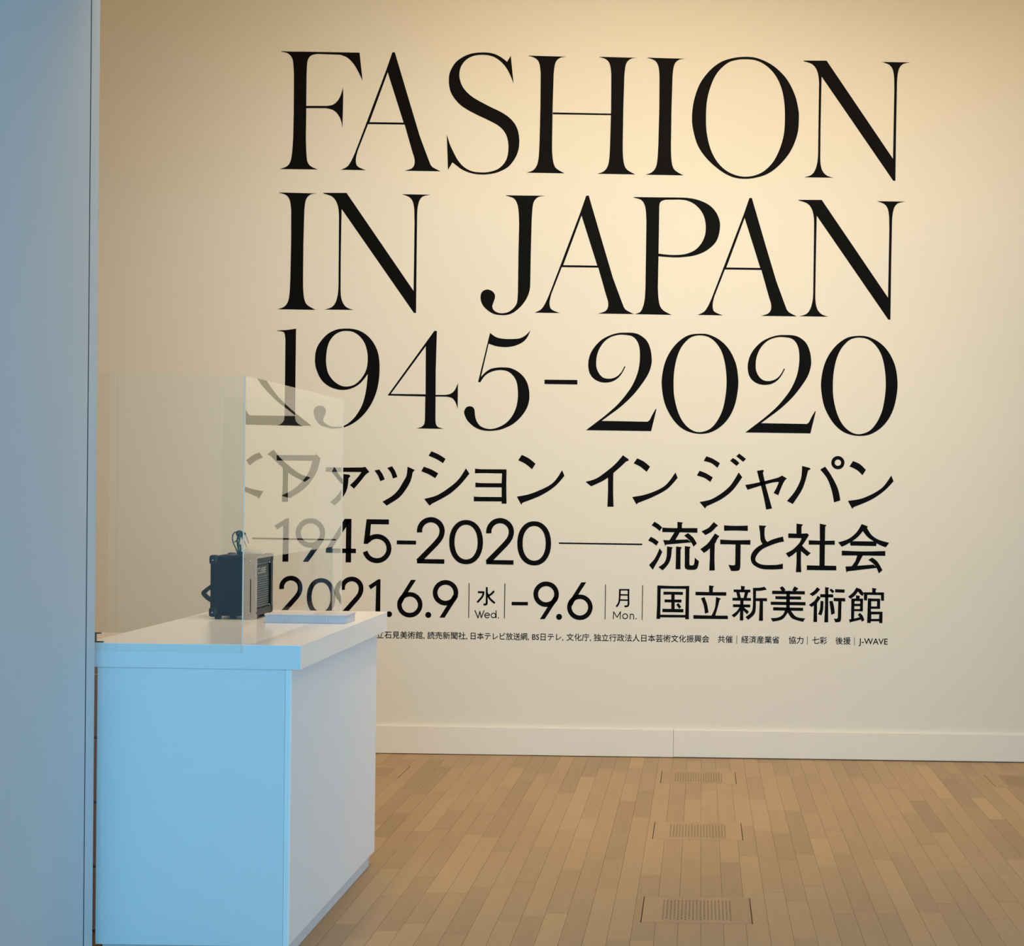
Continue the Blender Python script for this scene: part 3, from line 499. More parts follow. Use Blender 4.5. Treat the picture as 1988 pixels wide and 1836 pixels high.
(4, '2', '-2990,2378! -2991,2396! -2990,2411! -2986,2425! -2979,2439! -2971,2451! -2960,2462! -2948,2471! -2935,2479! -2920,2483! -2906,2486! -2890,2486! -2876,2483! -2861,2478! -2848,2471! -2836,2462! -2826,2451! -2817,2438! -2811,2424! -2807,2410! -2806,2396! -2808,2374! -2816,2346! -2833,2318! -2864,2280! -2907,2234! -3050,2085! -3009,2046! -2866,2195! -2821,2243! -2787,2285! -2764,2324! -2753,2363! -2749,2394! -2752,2420! -2758,2443! -2768,2465! -2781,2486! -2798,2504! -2817,2518! -2838,2530! -2861,2538! -2885,2542! -2910,2542! -2934,2538! -2957,2531! -2978,2519! -2998,2505! -3015,2487! -3028,2467! -3039,2445! -3045,2421! -3048,2397! -3047,2375!;-3043,2084! -2985,2091! -2750,2092! -2751,2044! -3043,2045!'),
(4, '0', '-2339,2283 -2343,2224 -2355,2174 -2374,2130 -2401,2094 -2434,2066 -2473,2049 -2517,2043 -2562,2048 -2601,2064 -2634,2090 -2662,2125 -2683,2169 -2696,2219 -2701,2277 -2698,2336 -2686,2386 -2666,2430 -2639,2466 -2606,2494 -2568,2511 -2523,2517 -2479,2512 -2440,2496 -2406,2470 -2378,2435 -2358,2391 -2344,2341|-2397,2282 -2399,2236 -2407,2196 -2421,2162 -2439,2134 -2461,2112 -2488,2099 -2518,2094 -2548,2098 -2575,2111 -2598,2131 -2617,2159 -2631,2193 -2640,2232 -2644,2278 -2641,2324 -2633,2364 -2620,2398 -2602,2426 -2579,2448 -2553,2461 -2523,2466 -2492,2462 -2466,2449 -2443,2429 -2424,2401 -2410,2367 -2401,2328'),
(4, '2', '-2249,2380! -2250,2397! -2249,2412! -2245,2427! -2238,2440! -2230,2453! -2219,2464! -2207,2473! -2194,2480! -2180,2485! -2165,2487! -2149,2487! -2135,2485! -2120,2480! -2107,2472! -2095,2463! -2085,2452! -2076,2440! -2070,2426! -2066,2411! -2065,2397! -2067,2375! -2075,2347! -2092,2319! -2123,2282! -2166,2235! -2309,2086! -2268,2047! -2125,2196! -2080,2244! -2046,2286! -2023,2325! -2012,2364! -2008,2396! -2011,2421! -2017,2445! -2027,2467! -2040,2487! -2057,2505! -2076,2520! -2097,2532! -2120,2539! -2144,2544! -2169,2544! -2193,2540! -2216,2532! -2238,2521! -2257,2506! -2274,2488! -2287,2468! -2298,2446! -2304,2423! -2307,2398! -2306,2376!;-2302,2085! -2244,2092! -2009,2093! -2010,2045! -2302,2047!'),
(4, '0', '-1610,2281 -1613,2222 -1625,2172 -1645,2128 -1672,2091 -1705,2064 -1743,2047 -1788,2041 -1832,2046 -1871,2062 -1905,2088 -1933,2123 -1954,2167 -1967,2217 -1972,2275 -1968,2334 -1957,2384 -1937,2428 -1910,2464 -1877,2492 -1839,2509 -1794,2515 -1749,2510 -1711,2494 -1677,2468 -1649,2433 -1628,2389 -1615,2339|-1668,2280 -1670,2234 -1678,2194 -1691,2160 -1709,2132 -1732,2110 -1758,2097 -1788,2092 -1819,2096 -1845,2109 -1868,2129 -1887,2157 -1902,2191 -1911,2230 -1914,2276 -1912,2322 -1904,2362 -1890,2396 -1872,2424 -1850,2446 -1824,2459 -1793,2464 -1763,2460 -1736,2447 -1713,2427 -1694,2399 -1680,2365 -1671,2326'),
(4, 'dash', '-1527,2292! -632,2293! -632,2277! -1526,2277!'),
(4, '流', '-505,2530! -458,2503 -421,2470! -448,2430! -486,2464 -535,2491!;-543,2368! -498,2346 -456,2314! -481,2274! -525,2307 -570,2327!;-445,2246! -416,2208! -453,2127 -500,2043 -514,2014! -556,2065! -501,2127 -468,2190 -447,2244!;-259,2532! -198,2526! -210,2510! -209,2465! -258,2464!;-420,2469! -305,2465 -43,2469! -42,2419! -228,2421 -419,2420!;-287,2423! -231,2421! -277,2339! -147,2346! -105,2315! -375,2287! -385,2273! -409,2335! -341,2334!;-144,2414! -88,2369 -47,2303! -83,2269! -108,2317 -147,2355 -184,2387!;-366,2268! -302,2258! -315,2241! -321,2157 -348,2080 -409,2010! -455,2044! -397,2086 -370,2156 -366,2265!;-269,2268! -208,2262! -220,2235! -218,2025! -270,2024!;-176,2274! -113,2266! -124,2244! -123,2084! -118,2070 -104,2067 -83,2070 -71,2091 -67,2151! -22,2114! -28,2071 -41,2036 -65,2022 -97,2020 -138,2021 -166,2034 -174,2062 -173,2090!'),
(4, '行', '132,2536! 178,2499! 157,2484! 112,2435 44,2396! 1,2435! 70,2469 98,2497 130,2535!;146,2415! 195,2384! 180,2370! 163,2339 156,2318! 146,2303! 145,2157 150,2017! 91,2016! 95,2157! 93,2254! 64,2226 31,2204! -8,2244! 66,2302 114,2366 145,2413!;242,2503! 355,2499 497,2504! 498,2447! 356,2449 243,2445!;203,2350! 357,2345 528,2350! 528,2299! 424,2301! 424,2071! 418,2033 390,2016 326,2015! 295,2080! 348,2075 365,2081 368,2102! 368,2300! 204,2300!'),
(4, 'と', '615,2508! 695,2505! 678,2479! 678,2409 687,2361 709,2332! 760,2358 816,2376 875,2393! 889,2339! 810,2321 672,2263 610,2206 583,2150 597,2116 640,2092 709,2084 814,2088 880,2101! 881,2046! 814,2039 675,2039 598,2063 549,2101 533,2156 547,2212 595,2269 657,2308! 635,2353 631,2408 617,2506!'),
(4, '社', '1019,2534! 1090,2525! 1074,2505! 1074,2427! 1137,2431! 1155,2412! 1118,2350 1083,2299! 1127,2256 1177,2219! 1139,2185! 1106,2212 1073,2240! 1074,2117 1079,2013! 1021,2012! 1026,2117 1024,2232! 984,2196 942,2170! 909,2213! 983,2254 1054,2327 1076,2378! 933,2379! 933,2428! 1020,2426!;1269,2537! 1342,2523! 1328,2505! 1328,2354! 1433,2357! 1434,2313! 1328,2312! 1329,2087! 1454,2087! 1455,2038! 1138,2037! 1137,2088! 1273,2086! 1271,2311! 1154,2310! 1153,2357! 1273,2354!'),
(4, '会', '1720,2540! 1785,2516! 1778,2497! 1826,2426 1900,2376 2018,2343! 1982,2294! 1930,2312 1882,2336! 1879,2306! 1603,2307! 1596,2339! 1553,2313 1509,2293! 1470,2339! 1581,2379 1667,2452 1718,2538!|1733,2464! 1783,2403 1853,2355! 1621,2354! 1682,2402 1732,2463!;1510,2251! 1743,2246 1978,2254! 1979,2202! 1743,2202 1510,2199!;1678,2206! 1738,2204! 1680,2091! 1854,2106! 1891,2072! 1576,2030! 1564,2016! 1552,2081! 1619,2085! 1658,2141 1677,2205!;1838,2182! 1897,2137 1951,2048! 1912,2013! 1883,2079 1846,2122 1797,2156!'),
(5, '2', '-4462,1750! -4464,1764! -4463,1776! -4460,1788! -4455,1800! -4449,1810! -4441,1820! -4431,1827! -4420,1833! -4409,1838! -4397,1840! -4384,1840! -4372,1838! -4360,1835! -4350,1829! -4340,1822! -4331,1813! -4324,1802! -4319,1791! -4316,1779! -4315,1767! -4316,1743! -4326,1713! -4348,1681! -4511,1492! -4473,1459! -4309,1649! -4281,1690! -4267,1733! -4265,1767! -4267,1788! -4272,1808! -4280,1827! -4292,1844! -4306,1859! -4323,1872! -4341,1881! -4361,1888! -4381,1891! -4402,1890! -4422,1886! -4441,1879! -4459,1869! -4475,1856! -4489,1840! -4500,1823! -4508,1804! -4513,1784! -4514,1763! -4512,1744!;-4509,1506! -4445,1509! -4271,1509! -4270,1463! -4508,1462!'),
(5, '0', '-3912,1669 -3915,1619 -3925,1576 -3942,1538 -3965,1507 -3993,1484 -4025,1469 -4063,1464 -4101,1468 -4133,1482 -4162,1504 -4185,1534 -4203,1572 -4214,1615 -4218,1665 -4215,1715 -4205,1758 -4188,1796 -4165,1827 -4137,1850 -4105,1864 -4067,1870 -4030,1865 -3997,1852 -3968,1830 -3945,1799 -3927,1762 -3916,1719|-3964,1668 -3965,1630 -3972,1596 -3983,1567 -3998,1543 -4017,1525 -4038,1514 -4063,1509 -4088,1513 -4110,1523 -4129,1541 -4145,1564 -4156,1593 -4164,1626 -4167,1665 -4165,1704 -4158,1738 -4147,1767 -4132,1791 -4113,1809 -4092,1820 -4067,1824 -4042,1821 -4020,1810 -4001,1793 -3985,1770 -3974,1741 -3966,1707'),
(5, '2', '-3811,1750! -3812,1765! -3811,1777! -3809,1789! -3804,1801! -3797,1811! -3789,1820! -3780,1828! -3769,1834! -3757,1838! -3745,1841! -3733,1841! -3721,1839! -3709,1835! -3698,1830! -3688,1822! -3680,1813! -3673,1803! -3668,1792! -3665,1780! -3663,1768! -3665,1743! -3674,1713! -3696,1682! -3859,1492! -3821,1459! -3658,1649! -3630,1691! -3615,1733! -3613,1768! -3615,1789! -3620,1809! -3629,1828! -3640,1845! -3655,1860! -3671,1872! -3689,1882! -3709,1888! -3729,1891! -3750,1891! -3770,1887! -3790,1880! -3808,1870! -3824,1857! -3838,1841! -3849,1824! -3857,1804! -3861,1784! -3862,1764! -3861,1745!;-3857,1506! -3793,1509! -3619,1510! -3618,1464! -3856,1462!'),
(5, '1', '-3431,1867! -3430,1472! -3482,1472! -3477,1801! -3535,1759! -3559,1797! -3456,1867!'),
(5, '.', '-3303,1495 -3306,1482 -3315,1471 -3327,1465 -3341,1465 -3353,1470 -3362,1481 -3365,1494 -3362,1508 -3354,1519 -3341,1525 -3328,1525 -3315,1519 -3307,1509'),
(5, '6', '-2979,1601 -2985,1559 -3004,1521 -3034,1490 -3071,1470 -3113,1463 -3155,1469 -3193,1488 -3223,1517 -3243,1555 -3250,1597 -3244,1639 -3225,1677 -3196,1708 -3158,1728 -3116,1735 -3074,1729 -3036,1710 -3006,1681 -2986,1643|-3027,1600 -3031,1573 -3043,1549 -3063,1529 -3087,1516 -3114,1512 -3141,1515 -3165,1527 -3185,1547 -3197,1571 -3202,1598 -3198,1625 -3186,1649 -3167,1669 -3143,1682 -3116,1687 -3089,1683 -3064,1671 -3045,1652 -3032,1627;-3105,1866! -3051,1867! -3149,1712! -3199,1610! -3248,1630!'),
(5, '.', '-2883,1493 -2886,1480 -2895,1468 -2908,1462 -2922,1462 -2935,1468 -2944,1479 -2947,1492 -2944,1506 -2935,1518 -2923,1524 -2908,1524 -2896,1518 -2887,1507'),
(5, '9', '-2597,1736 -2603,1693 -2622,1655 -2652,1624 -2689,1604 -2732,1597 -2774,1603 -2812,1622 -2843,1651 -2863,1689 -2870,1731 -2864,1774 -2845,1812 -2815,1843 -2777,1863 -2735,1870 -2693,1864 -2654,1845 -2624,1816 -2604,1778|-2647,1735 -2651,1708 -2663,1684 -2682,1664 -2706,1652 -2732,1647 -2759,1651 -2783,1663 -2802,1682 -2815,1706 -2820,1732 -2816,1759 -2804,1783 -2785,1803 -2761,1815 -2734,1820 -2708,1816 -2683,1804 -2664,1785 -2652,1761;-2795,1466! -2740,1467! -2599,1696! -2651,1711! -2706,1612!'),
(5, 'bar', '-2486,1840! -2478,1840! -2478,1469! -2486,1469!'),
(5, '水', '-2302,1801! -2302,1793! -2302,1783! -2302,1771! -2302,1758! -2302,1745! -2301,1731! -2301,1718! -2301,1706! -2301,1695! -2301,1684! -2301,1673! -2301,1662! -2301,1652! -2301,1643! -2301,1635! -2301,1629! -2281,1629! -2281,1635! -2281,1643! -2281,1652! -2281,1662! -2281,1673! -2281,1684! -2281,1695! -2281,1706! -2281,1718! -2281,1731! -2281,1745! -2281,1759! -2281,1772! -2282,1784! -2282,1794! -2282,1801!;-2300,1655! -2301,1652! -2301,1647! -2300,1642! -2300,1637! -2301,1632! -2301,1628! -2302,1626! -2302,1625! -2302,1625! -2303,1625! -2306,1624! -2310,1624! -2314,1624! -2319,1624! -2323,1624! -2325,1623! -2324,1603! -2322,1603! -2318,1603! -2314,1603! -2309,1603! -2303,1604! -2297,1605! -2292,1608! -2286,1612! -2282,1618! -2281,1625! -2280,1631! -2280,1637! -2280,1643! -2280,1648! -2280,1652! -2280,1655!;-2387,1736! -2382,1736! -2374,1736! -2364,1735! -2354,1735! -2343,1735! -2334,1735! -2326,1735! -2320,1735! -2320,1755! -2326,1755! -2334,1755! -2343,1756! -2353,1756! -2364,1756! -2373,1756! -2381,1756! -2387,1756!;-2334,1755! -2335,1751! -2336,1745! -2337,1739! -2338,1733! -2339,1726! -2341,1719! -2344,1712! -2347,1706! -2352,1698! -2358,1690! -2366,1680! -2374,1671! -2381,1662! -2389,1654! -2395,1647! -2399,1641! -2384,1628! -2380,1633! -2373,1640! -2366,1648! -2358,1658! -2350,1667! -2342,1677! -2335,1687! -2329,1695! -2325,1704! -2322,1713! -2319,1721! -2318,1729! -2317,1736! -2316,1743! -2315,1747! -2314,1751!;-2221,1768! -2224,1765! -2226,1762! -2229,1758! -2233,1753! -2237,1749! -2241,1745! -2244,1741! -2248,1737! -2251,1734! -2256,1731! -2260,1728! -2265,1725! -2270,1722! -2274,1719! -2277,1717! -2280,1715! -2269,1698! -2266,1700! -2263,1702! -2259,1704! -2254,1708! -2249,1711! -2244,1714! -2239,1718! -2234,1722! -2230,1726! -2225,1731! -2221,1736! -2217,1740! -2214,1745! -2210,1749! -2208,1752! -2206,1754!;-2297,1731! -2295,1727! -2293,1722! -2290,1715! -2287,1707! -2283,1699! -2279,1691! -2274,1682! -2269,1675! -2262,1667! -2254,1659! -2246,1651! -2237,1644! -2229,1637! -2221,1631! -2215,1625! -2210,1622! -2197,1637! -2202,1641! -2208,1647! -2216,1653! -2224,1660! -2232,1667! -2240,1674! -2247,1681! -2253,1687! -2257,1694! -2261,1701! -2265,1708! -2268,1715! -2271,1723! -2274,1729! -2276,1735! -2278,1739!'),
(5, 'Wed.', '-2421,1550! -2387,1468! -2378,1472! -2412,1554!;-2378,1465! -2356,1541! -2365,1544! -2387,1467!;-2369,1541! -2350,1467! -2341,1470! -2360,1544!;-2343,1467! -2313,1550! -2322,1553! -2352,1470!;-2254,1501! -2255,1507! -2258,1513! -2263,1519! -2268,1523! -2274,1526! -2281,1528! -2288,1527! -2295,1526! -2301,1523! -2306,1518! -2310,1512! -2313,1506! -2314,1499! -2314,1492! -2312,1486! -2309,1480! -2304,1474! -2298,1470! -2292,1468! -2285,1467! -2278,1468! -2271,1470! -2266,1473! -2261,1478! -2267,1484! -2271,1481! -2275,1478! -2280,1477! -2285,1476! -2289,1477! -2294,1479! -2298,1481! -2301,1485! -2303,1489! -2305,1494! -2305,1499! -2304,1503! -2302,1508! -2299,1512! -2296,1515! -2292,1517! -2287,1518! -2282,1518! -2277,1517! -2273,1515! -2269,1512! -2266,1509! -2264,1504! -2263,1499!;-2309,1493! -2255,1494! -2255,1503! -2309,1503!;-2187,1499 -2189,1490 -2193,1482 -2199,1475 -2207,1471 -2216,1470 -2225,1471 -2233,1475 -2239,1481 -2243,1489 -2245,1498 -2244,1507 -2240,1515 -2233,1521 -2225,1526 -2217,1527 -2208,1526 -2200,1522 -2193,1516 -2189,1508|-2197,1499 -2198,1493 -2200,1487 -2205,1483 -2210,1480 -2216,1479 -2222,1480 -2227,1482 -2232,1487 -2235,1492 -2236,1498 -2235,1504 -2232,1510 -2228,1514 -2222,1517 -2216,1518 -2210,1517 -2205,1514 -2201,1510 -2198,1505;-2194,1553! -2193,1469! -2183,1469! -2185,1553!;-2156,1474 -2158,1469 -2162,1467 -2167,1469 -2169,1473 -2167,1478 -2163,1480 -2158,1478'),
(5, 'bar', '-2103,1841! -2094,1841! -2095,1468! -2103,1468!'),
(5, '-', '-2024,1647! -1849,1648! -1849,1612! -2023,1610!'),
(5, '9', '-1518,1737 -1524,1694 -1543,1656 -1573,1625 -1611,1605 -1653,1598 -1696,1604 -1734,1623 -1765,1652 -1784,1690 -1792,1732 -1786,1775 -1767,1813 -1737,1844 -1699,1864 -1657,1871 -1615,1865 -1576,1847 -1546,1817 -1526,1779|-1569,1736 -1573,1709 -1584,1685 -1603,1665 -1627,1653 -1654,1648 -1681,1652 -1705,1664 -1724,1683 -1737,1707 -1741,1733 -1738,1760 -1726,1784 -1707,1804 -1683,1816 -1656,1821 -1630,1817 -1605,1805 -1586,1786 -1573,1763;-1718,1466! -1667,1467! -1523,1695! -1572,1712! -1628,1613!'),
(5, '.', '-1481,1494 -1484,1480 -1493,1469 -1505,1463 -1520,1462 -1532,1468 -1541,1479 -1545,1493 -1542,1507 -1533,1518 -1520,1525 -1506,1525 -1493,1519 -1484,1508'),
(5, '6', '-1154,1602 -1161,1560 -1179,1521 -1209,1490 -1247,1470 -1289,1463 -1332,1469 -1370,1488 -1401,1518 -1421,1556 -1428,1598 -1422,1640 -1403,1679 -1373,1710 -1335,1730 -1293,1737 -1251,1731 -1212,1712 -1182,1682 -1162,1644|-1203,1601 -1207,1574 -1219,1549 -1238,1529 -1263,1516 -1290,1511 -1317,1515 -1342,1528 -1362,1547 -1375,1571 -1380,1599 -1376,1626 -1363,1651 -1344,1671 -1320,1684 -1292,1689 -1265,1685 -1240,1672 -1220,1653 -1207,1629;-1279,1868! -1227,1869! -1326,1711! -1376,1612! -1423,1632!'),
(5, 'bar', '-1023,1849! -1015,1849! -1016,1474! -1024,1474!'),
(5, '月', '-874,1802! -874,1796! -874,1786! -874,1776! -874,1764! -874,1752! -875,1739! -875,1728! -875,1718! -876,1709! -876,1701! -877,1693! -877,1685! -878,1678! -879,1671! -880,1665! -882,1659! -884,1653! -887,1647! -891,1641! -895,1635! -898,1630! -902,1625! -905,1621! -907,1617! -892,1607! -890,1610! -887,1614! -883,1619! -879,1625! -875,1631! -871,1638! -867,1645! -865,1653! -862,1660! -861,1668! -860,1675! -859,1683! -858,1691! -858,1700! -857,1708! -857,1717! -856,1727! -856,1739! -856,1751! -856,1764! -856,1776! -856,1787! -856,1796! -856,1802!;-782,1803! -782,1789! -781,1770! -781,1746! -781,1720! -780,1694! -780,1671! -780,1651! -779,1637! -761,1637! -761,1651! -761,1671! -762,1695! -762,1720! -763,1746! -763,1770! -763,1790! -763,1804!;-779,1649! -780,1646! -780,1643! -781,1639! -781,1636! -782,1633! -783,1630! -783,1629! -783,1629! -784,1628! -787,1628! -792,1627! -796,1627! -801,1627! -806,1627! -810,1627! -814,1627! -813,1608! -810,1608! -806,1608! -801,1608! -796,1608! -790,1609! -784,1609! -779,1611! -773,1614! -768,1618! -766,1623! -764,1628! -763,1633! -762,1637! -762,1641! -762,1644! -761,1645!;-873,1786! -763,1788! -763,1803! -873,1802!;-864,1733! -772,1732! -772,1747! -864,1748!;-868,1677! -771,1676! -771,1692! -868,1692!'),
(5, 'Mon.', '-926,1478! -923,1560! -932,1560! -935,1478!;-933,1556! -893,1494! -886,1499! -926,1561!;-888,1494! -849,1559! -857,1564! -896,1499!;-860,1561! -862,1479! -853,1479! -851,1561!;-773,1511 -775,1501 -779,1493 -786,1486 -794,1481 -804,1480 -813,1481 -822,1485 -829,1492 -834,1501 -835,1510 -834,1520 -830,1528 -823,1535 -814,1540 -805,1541 -795,1540 -787,1536 -780,1529 -775,1521|-783,1511 -784,1504 -787,1498 -791,1493 -797,1490 -804,1489 -811,1490 -817,1493 -822,1498 -825,1504 -826,1510 -825,1517 -822,1523 -817,1528 -811,1531 -805,1532 -798,1531 -792,1528 -787,1523 -784,1518;-745,1478! -745,1538! -754,1538! -754,1478!;-745,1515! -745,1520! -743,1524! -740,1527! -736,1529! -732,1530! -727,1529! -723,1527! -720,1524! -718,1520! -717,1516! -717,1479! -708,1479! -708,1516! -709,1523! -713,1530! -718,1535! -725,1538! -732,1539! -739,1538! -745,1534! -750,1529! -753,1523! -754,1516!;-680,1486 -682,1481 -687,1479 -691,1481 -693,1485 -691,1490 -687,1492 -682,1490'),
(5, 'bar', '-625,1848! -617,1848! -618,1474! -626,1474!'),
(5, '国', '-464,1847! -286,1843 -121,1847! -121,1647 -120,1489! -158,1489! -159,1507! -428,1505! -428,1488! -468,1488! -463,1641!|-427,1814! -157,1815! -159,1534! -427,1533!;-397,1781! -188,1781! -188,1749! -277,1751! -276,1698! -202,1699! -202,1667! -275,1669! -274,1597! -180,1597! -180,1562! -405,1562! -406,1597! -310,1597! -311,1668! -384,1667! -384,1698! -312,1697! -313,1751! -397,1749!;-235,1662! -204,1622! -224,1600! -258,1643!'),
(5, '立', '91,1856! 146,1849! 133,1831! 133,1784! 278,1786! 278,1748! -53,1748! -54,1785! 92,1784!;8,1717! 45,1729! 74,1650 90,1565! 52,1551! 38,1636 8,1715!;168,1733! 222,1715! 207,1702! 185,1611 163,1533! 298,1533! 299,1497! -72,1495! -73,1534! 123,1532! 158,1617 168,1731!'),
(5, '新', '433,1857! 477,1851! 469,1813! 434,1812!;355,1816! 536,1817! 536,1787! 356,1788!;384,1789! 419,1790! 436,1725! 400,1725!;477,1789! 515,1790! 497,1726! 464,1726!;345,1727! 544,1727! 544,1697! 346,1697!;351,1657! 536,1657! 537,1626! 352,1627!;429,1698! 464,1699! 463,1589! 465,1485! 427,1484! 429,1588!;425,1631! 439,1602! 406,1554 367,1516! 338,1539! 392,1581 424,1630!;465,1629! 524,1581! 505,1552! 452,1602!;685,1851! 713,1820! 649,1807 597,1805! 597,1726! 715,1728! 716,1695! 673,1697! 676,1485! 633,1484! 638,1695! 596,1696! 596,1604 580,1550 517,1492! 488,1522! 546,1570 565,1637 563,1836! 636,1839 684,1850!'),
(5, '美', '881,1858! 913,1823! 897,1802! 875,1802! 851,1845!;1009,1860! 1051,1838! 1020,1804! 985,1816!;770,1809! 1121,1809! 1121,1774! 770,1774!;805,1751! 1081,1752! 1082,1718! 806,1720!;756,1691! 1130,1692! 1131,1657! 757,1658!;783,1632! 1105,1630! 1106,1597! 783,1598!;923,1810! 961,1810! 962,1603! 974,1600! 1011,1550 1058,1524 1129,1517! 1106,1480! 1025,1500 978,1523 941,1577! 898,1515 852,1491 782,1478! 758,1514! 838,1521 891,1555 910,1599! 923,1602!'),
(5, '術', '1250,1855! 1285,1832! 1248,1788 1204,1758! 1172,1780! 1221,1814 1249,1853!;1260,1763! 1292,1742! 1276,1715 1259,1693! 1254,1678! 1258,1480! 1218,1480! 1220,1657! 1195,1641! 1168,1663! 1229,1711 1258,1762!;1338,1857! 1385,1850! 1373,1837! 1377,1479! 1335,1478! 1340,1669!;1286,1780! 1426,1780! 1427,1747! 1287,1747!;1404,1842! 1439,1812! 1418,1792! 1384,1827!;1291,1708! 1323,1705! 1321,1615 1304,1553! 1268,1563! 1287,1621 1291,1706!;1386,1706! 1420,1710! 1437,1650 1447,1577! 1409,1559! 1397,1636 1386,1704!;1446,1836! 1548,1834! 1548,1800! 1446,1802!;1431,1742! 1556,1741! 1557,1706! 1517,1707! 1516,1524! 1510,1494 1494,1482! 1454,1480! 1438,1520! 1470,1517! 1480,1530! 1482,1706! 1432,1709!'),
(5, '館', '1675,1856! 1724,1839! 1742,1812 1758,1800! 1743,1767! 1716,1785 1692,1815! 1656,1767 1613,1735! 1587,1758! 1642,1804 1673,1855!;1671,1774! 1714,1768! 1709,1737! 1672,1737!;1622,1737! 1657,1737! 1655,1526! 1654,1506! 1622,1506!;1717,1738! 1748,1739! 1748,1603! 1717,1602!;1623,1738! 1748,1739! 1749,1712! 1624,1711!;1654,1682! 1719,1683! 1719,1658! 1655,1657!;1655,1625! 1747,1626! 1748,1603! 1655,1603!;1600,1516! 1624,1513! 1727,1542! 1727,1513! 1624,1486! 1611,1478!;1717,1586! 1747,1555 1766,1508! 1738,1491! 1720,1534 1694,1564!;1844,1856! 1891,1849! 1882,1831! 1883,1807! 1845,1806!;1756,1807! 1972,1809! 1973,1719! 1941,1720! 1939,1780! 1793,1781! 1791,1719! 1757,1722!;1800,1743! 1834,1743! 1835,1479! 1796,1478!;1827,1741! 1932,1741! 1933,1632! 1829,1631!|1836,1712! 1899,1713! 1899,1657! 1837,1656!;1829,1601! 1960,1601! 1960,1479! 1925,1479! 1925,1498! 1831,1497!|1839,1571! 1925,1573! 1924,1524! 1839,1522!'),
]
CREDITS = [('主催', -2.2562, -2.1761, 0.6345, 0.6346), ('国立新美術館,', -2.1402, -1.8899, 0.6347, 0.6352), ('島根県立', -1.8582, -1.6974, 0.6353, 0.6356), ('石見美術館,', -1.6911, -1.4769, 0.6356, 0.636), ('読売新聞社,', -1.4611, -1.2479, 0.6361, 0.6365), ('日本テレビ放送網,', -1.2289, -0.9174, 0.6365, 0.6372), ('BS日テレ,', -0.8995, -0.7326, 0.6372, 0.6375), ('文化庁,', -0.7154, -0.5844, 0.6376, 0.6378), ('独立行政法人日本芸術文化振興会', -0.569, 0.0505, 0.6379, 0.6391), ('共催', 0.0976, 0.1763, 0.6392, 0.6394), ('経済産業省', 0.2234, 0.4271, 0.6395, 0.6399), ('協力', 0.4778, 0.5565, 0.64, 0.6401), ('七彩', 0.6045, 0.6833, 0.6402, 0.6404), ('後援', 0.7295, 0.8102, 0.6405, 0.6406), ('J-WAVE', 0.8546, 1.0095, 0.6407, 0.641)]
CREDIT_BARS = [(-2.1556, 0.6346), (0.199, 0.6382), (0.5783, 0.639), (0.8319, 0.6392)]
def spline(pts):
    """x,y,corner list -> dense closed contour, straight between corners, Catmull-Rom through smooth points"""
    n = len(pts); cs = [i for i, p in enumerate(pts) if p[2]]
    def cr(a, b, c, d, t):
        return tuple(.5*((2*b[j])+(c[j]-a[j])*t+(2*a[j]-5*b[j]+4*c[j]-d[j])*t*t+(3*b[j]-3*c[j]+d[j]-a[j])*t**3) for j in (0, 1))
    def steps(b, c): return max(2, min(8, int(math.hypot(c[0]-b[0], c[1]-b[1])/0.012)))
    out = []
    if not cs:
        for i in range(n):
            a, b, c, d = pts[i-1], pts[i], pts[(i+1) % n], pts[(i+2) % n]; m = steps(b, c)
            out += [cr(a, b, c, d, k/m) for k in range(m)]
        return out
    for q, i in enumerate(cs):
        j = cs[(q+1) % len(cs)]; j = j if j > i else j+n
        run = [pts[k % n] for k in range(i, j+1)]
        if len(run) == 2: out.append(run[0][:2]); continue
        e = [run[0]]+run+[run[-1]]
        for k in range(1, len(e)-2):
            m = steps(e[k], e[k+1]); out += [cr(e[k-1], e[k], e[k+1], e[k+2], s/m) for s in range(m)]
    return out
def glyph_bm(code, ox, oz, y0=0.0, th=0.0008):
    bm = bmesh.new()
    for pc_ in code.split(';'):
        loops = []
        for ct_ in pc_.split('|'):
            pts = []
            for tk_ in ct_.split():
                c = tk_[-1] == '!'; a, b = tk_.rstrip('!').split(','); pts.append((int(a)/2000-ox, int(b)/2000-oz, c))
            loops.append(spline(pts))
        flat = [p for l in loops for p in l]
        tri = tessellate_polygon([[Vector((x, z, 0)) for x, z in l] for l in loops])
        A = [bm.verts.new((x, y0-th, z)) for x, z in flat]; B = [bm.verts.new((x, y0, z)) for x, z in flat]
        for t in tri:
            p = [A[i].co for i in t]
            if (p[1]-p[0]).cross(p[2]-p[0]).y > 0: t = t[::-1]
            try: bm.faces.new([A[i] for i in t])
            except ValueError: pass
        s = 0
        for l in loops:
            m = len(l)
            for i in range(m): bm.faces.new((A[s+i], A[s+(i+1) % m], B[s+(i+1) % m], B[s+i]))
            s += m
    return bm
LINES = [('black serif lettering reading FASHION, the top line on the wall', (-1.0, 3.7)),
         ('black serif lettering reading IN JAPAN, second line on the wall', (-1.0, 3.0)),
         ('tall thin and thick serif numerals reading 1945-2020, third line on the wall', (-1.0, 2.2)),
         ('black katakana lettering reading ファッション イン ジャパン, under the serif numerals', (-1.0, 1.6)),
         ('black line of plain numerals 1945-2020, a long dash and 流行と社会', (-1.0, 1.2)),
         ('black date line reading 2021.6.9 to 9.6 followed by 国立新美術館', (-1.0, 0.85)),
         ('smallest line of wall lettering, the organisers in tiny black characters', (-1.0, 0.66))]
lines = []
for lb, (lx_, lz_) in LINES:
    lines.append(thing('wall_lettering', lb, 'lettering', (lx_, WALL_Y, lz_), 'lines of black lettering on the wall'))
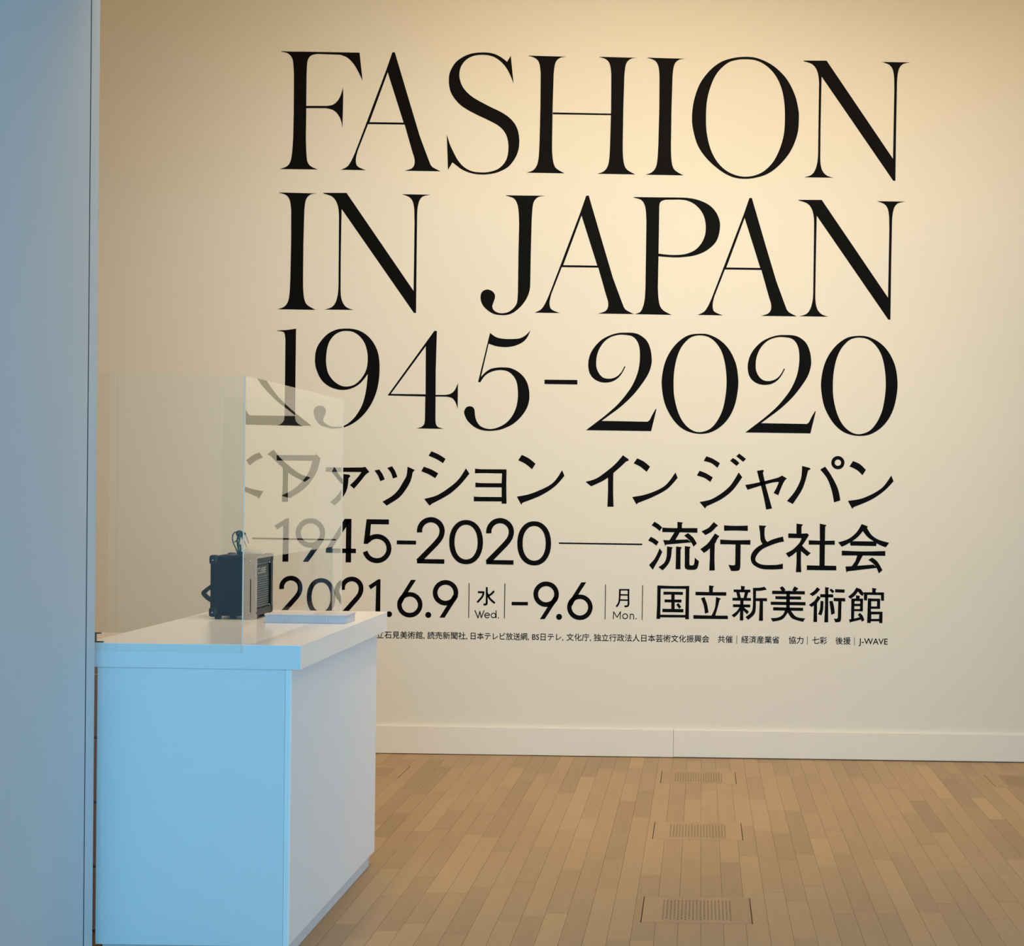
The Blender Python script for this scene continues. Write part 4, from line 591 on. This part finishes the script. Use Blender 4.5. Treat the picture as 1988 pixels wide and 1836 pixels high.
NM = {'-': 'hyphen', 'dash': 'dash', 'bar': 'divider_rule', '.': 'full_stop', 'Wed.': 'weekday', 'Mon.': 'weekday'}
for li, ch, code in LETTERS:
    first = [tk_.rstrip('!').split(',') for tk_ in code.replace(';', ' ').replace('|', ' ').split()]
    cx = sum(int(a) for a, b in first)/len(first)/2000; cz_ = sum(int(b) for a, b in first)/len(first)/2000
    name = NM.get(ch) or ('digit' if ch.isdigit() else 'letter' if ord(ch) < 128 else 'character')
    bm = glyph_bm(code, cx, cz_)
    o = new_obj(name, bm_mesh(bm, name), lines[li], M_VINYL)
    o.location = Vector((cx, WALL_Y-0.0004, cz_)) - lines[li].location
def slab_text(body, x0, x1, z0, z1, hgt, parent, name):
    me = text_mesh(body, name)
    px_, py_, pz_ = parent.location
    ys = [v.co.y for v in me.vertices]; k = (x1-x0)/(max(v.co.x for v in me.vertices)-min(v.co.x for v in me.vertices))
    mx = min(v.co.x for v in me.vertices); base = 0.36
    ky = hgt
    for v in me.vertices:
        u = (v.co.x-mx)*k; f = u/(x1-x0)
        v.co = (x0+u-px_, WALL_Y-0.0010-py_, z0+(z1-z0)*f+(v.co.y-base)*ky-pz_)
    bm = bmesh.new(); bm.from_mesh(me)
    for f in bm.faces:
        f.normal_update()
        if f.normal.y > 0: f.normal_flip()
    # heavier weight: overlapping copies a hair apart
    base_geo = bm.verts[:]+bm.edges[:]+bm.faces[:]
    for ddx, ddz in ((0.0007, 0.0003), (0.0003, -0.0004)):
        d = bmesh.ops.duplicate(bm, geom=base_geo)
        for e in d['geom']:
            if isinstance(e, bmesh.types.BMVert): e.co.x += ddx; e.co.z += ddz; e.co.y -= ddx*0.02
    r = bmesh.ops.extrude_face_region(bm, geom=bm.faces[:])
    for e in r['geom']:
        if isinstance(e, bmesh.types.BMVert): e.co.y += 0.0006
    bm.to_mesh(me); bm.free()
    return new_obj(name, me, parent, M_VINYL)
for body, x0, x1, z0, z1 in CREDITS:
    slab_text(body, x0, x1, z0, z1, 0.0425 if ord(body[0]) > 127 or body[0] == 'B' else 0.046, lines[6], 'caption')
for x, z in CREDIT_BARS:
    box('divider_rule', (x-0.0012, x+0.0012, WALL_Y-0.0012, WALL_Y-0.0004, z-0.022, z+0.022), M_VINYL, lines[6])
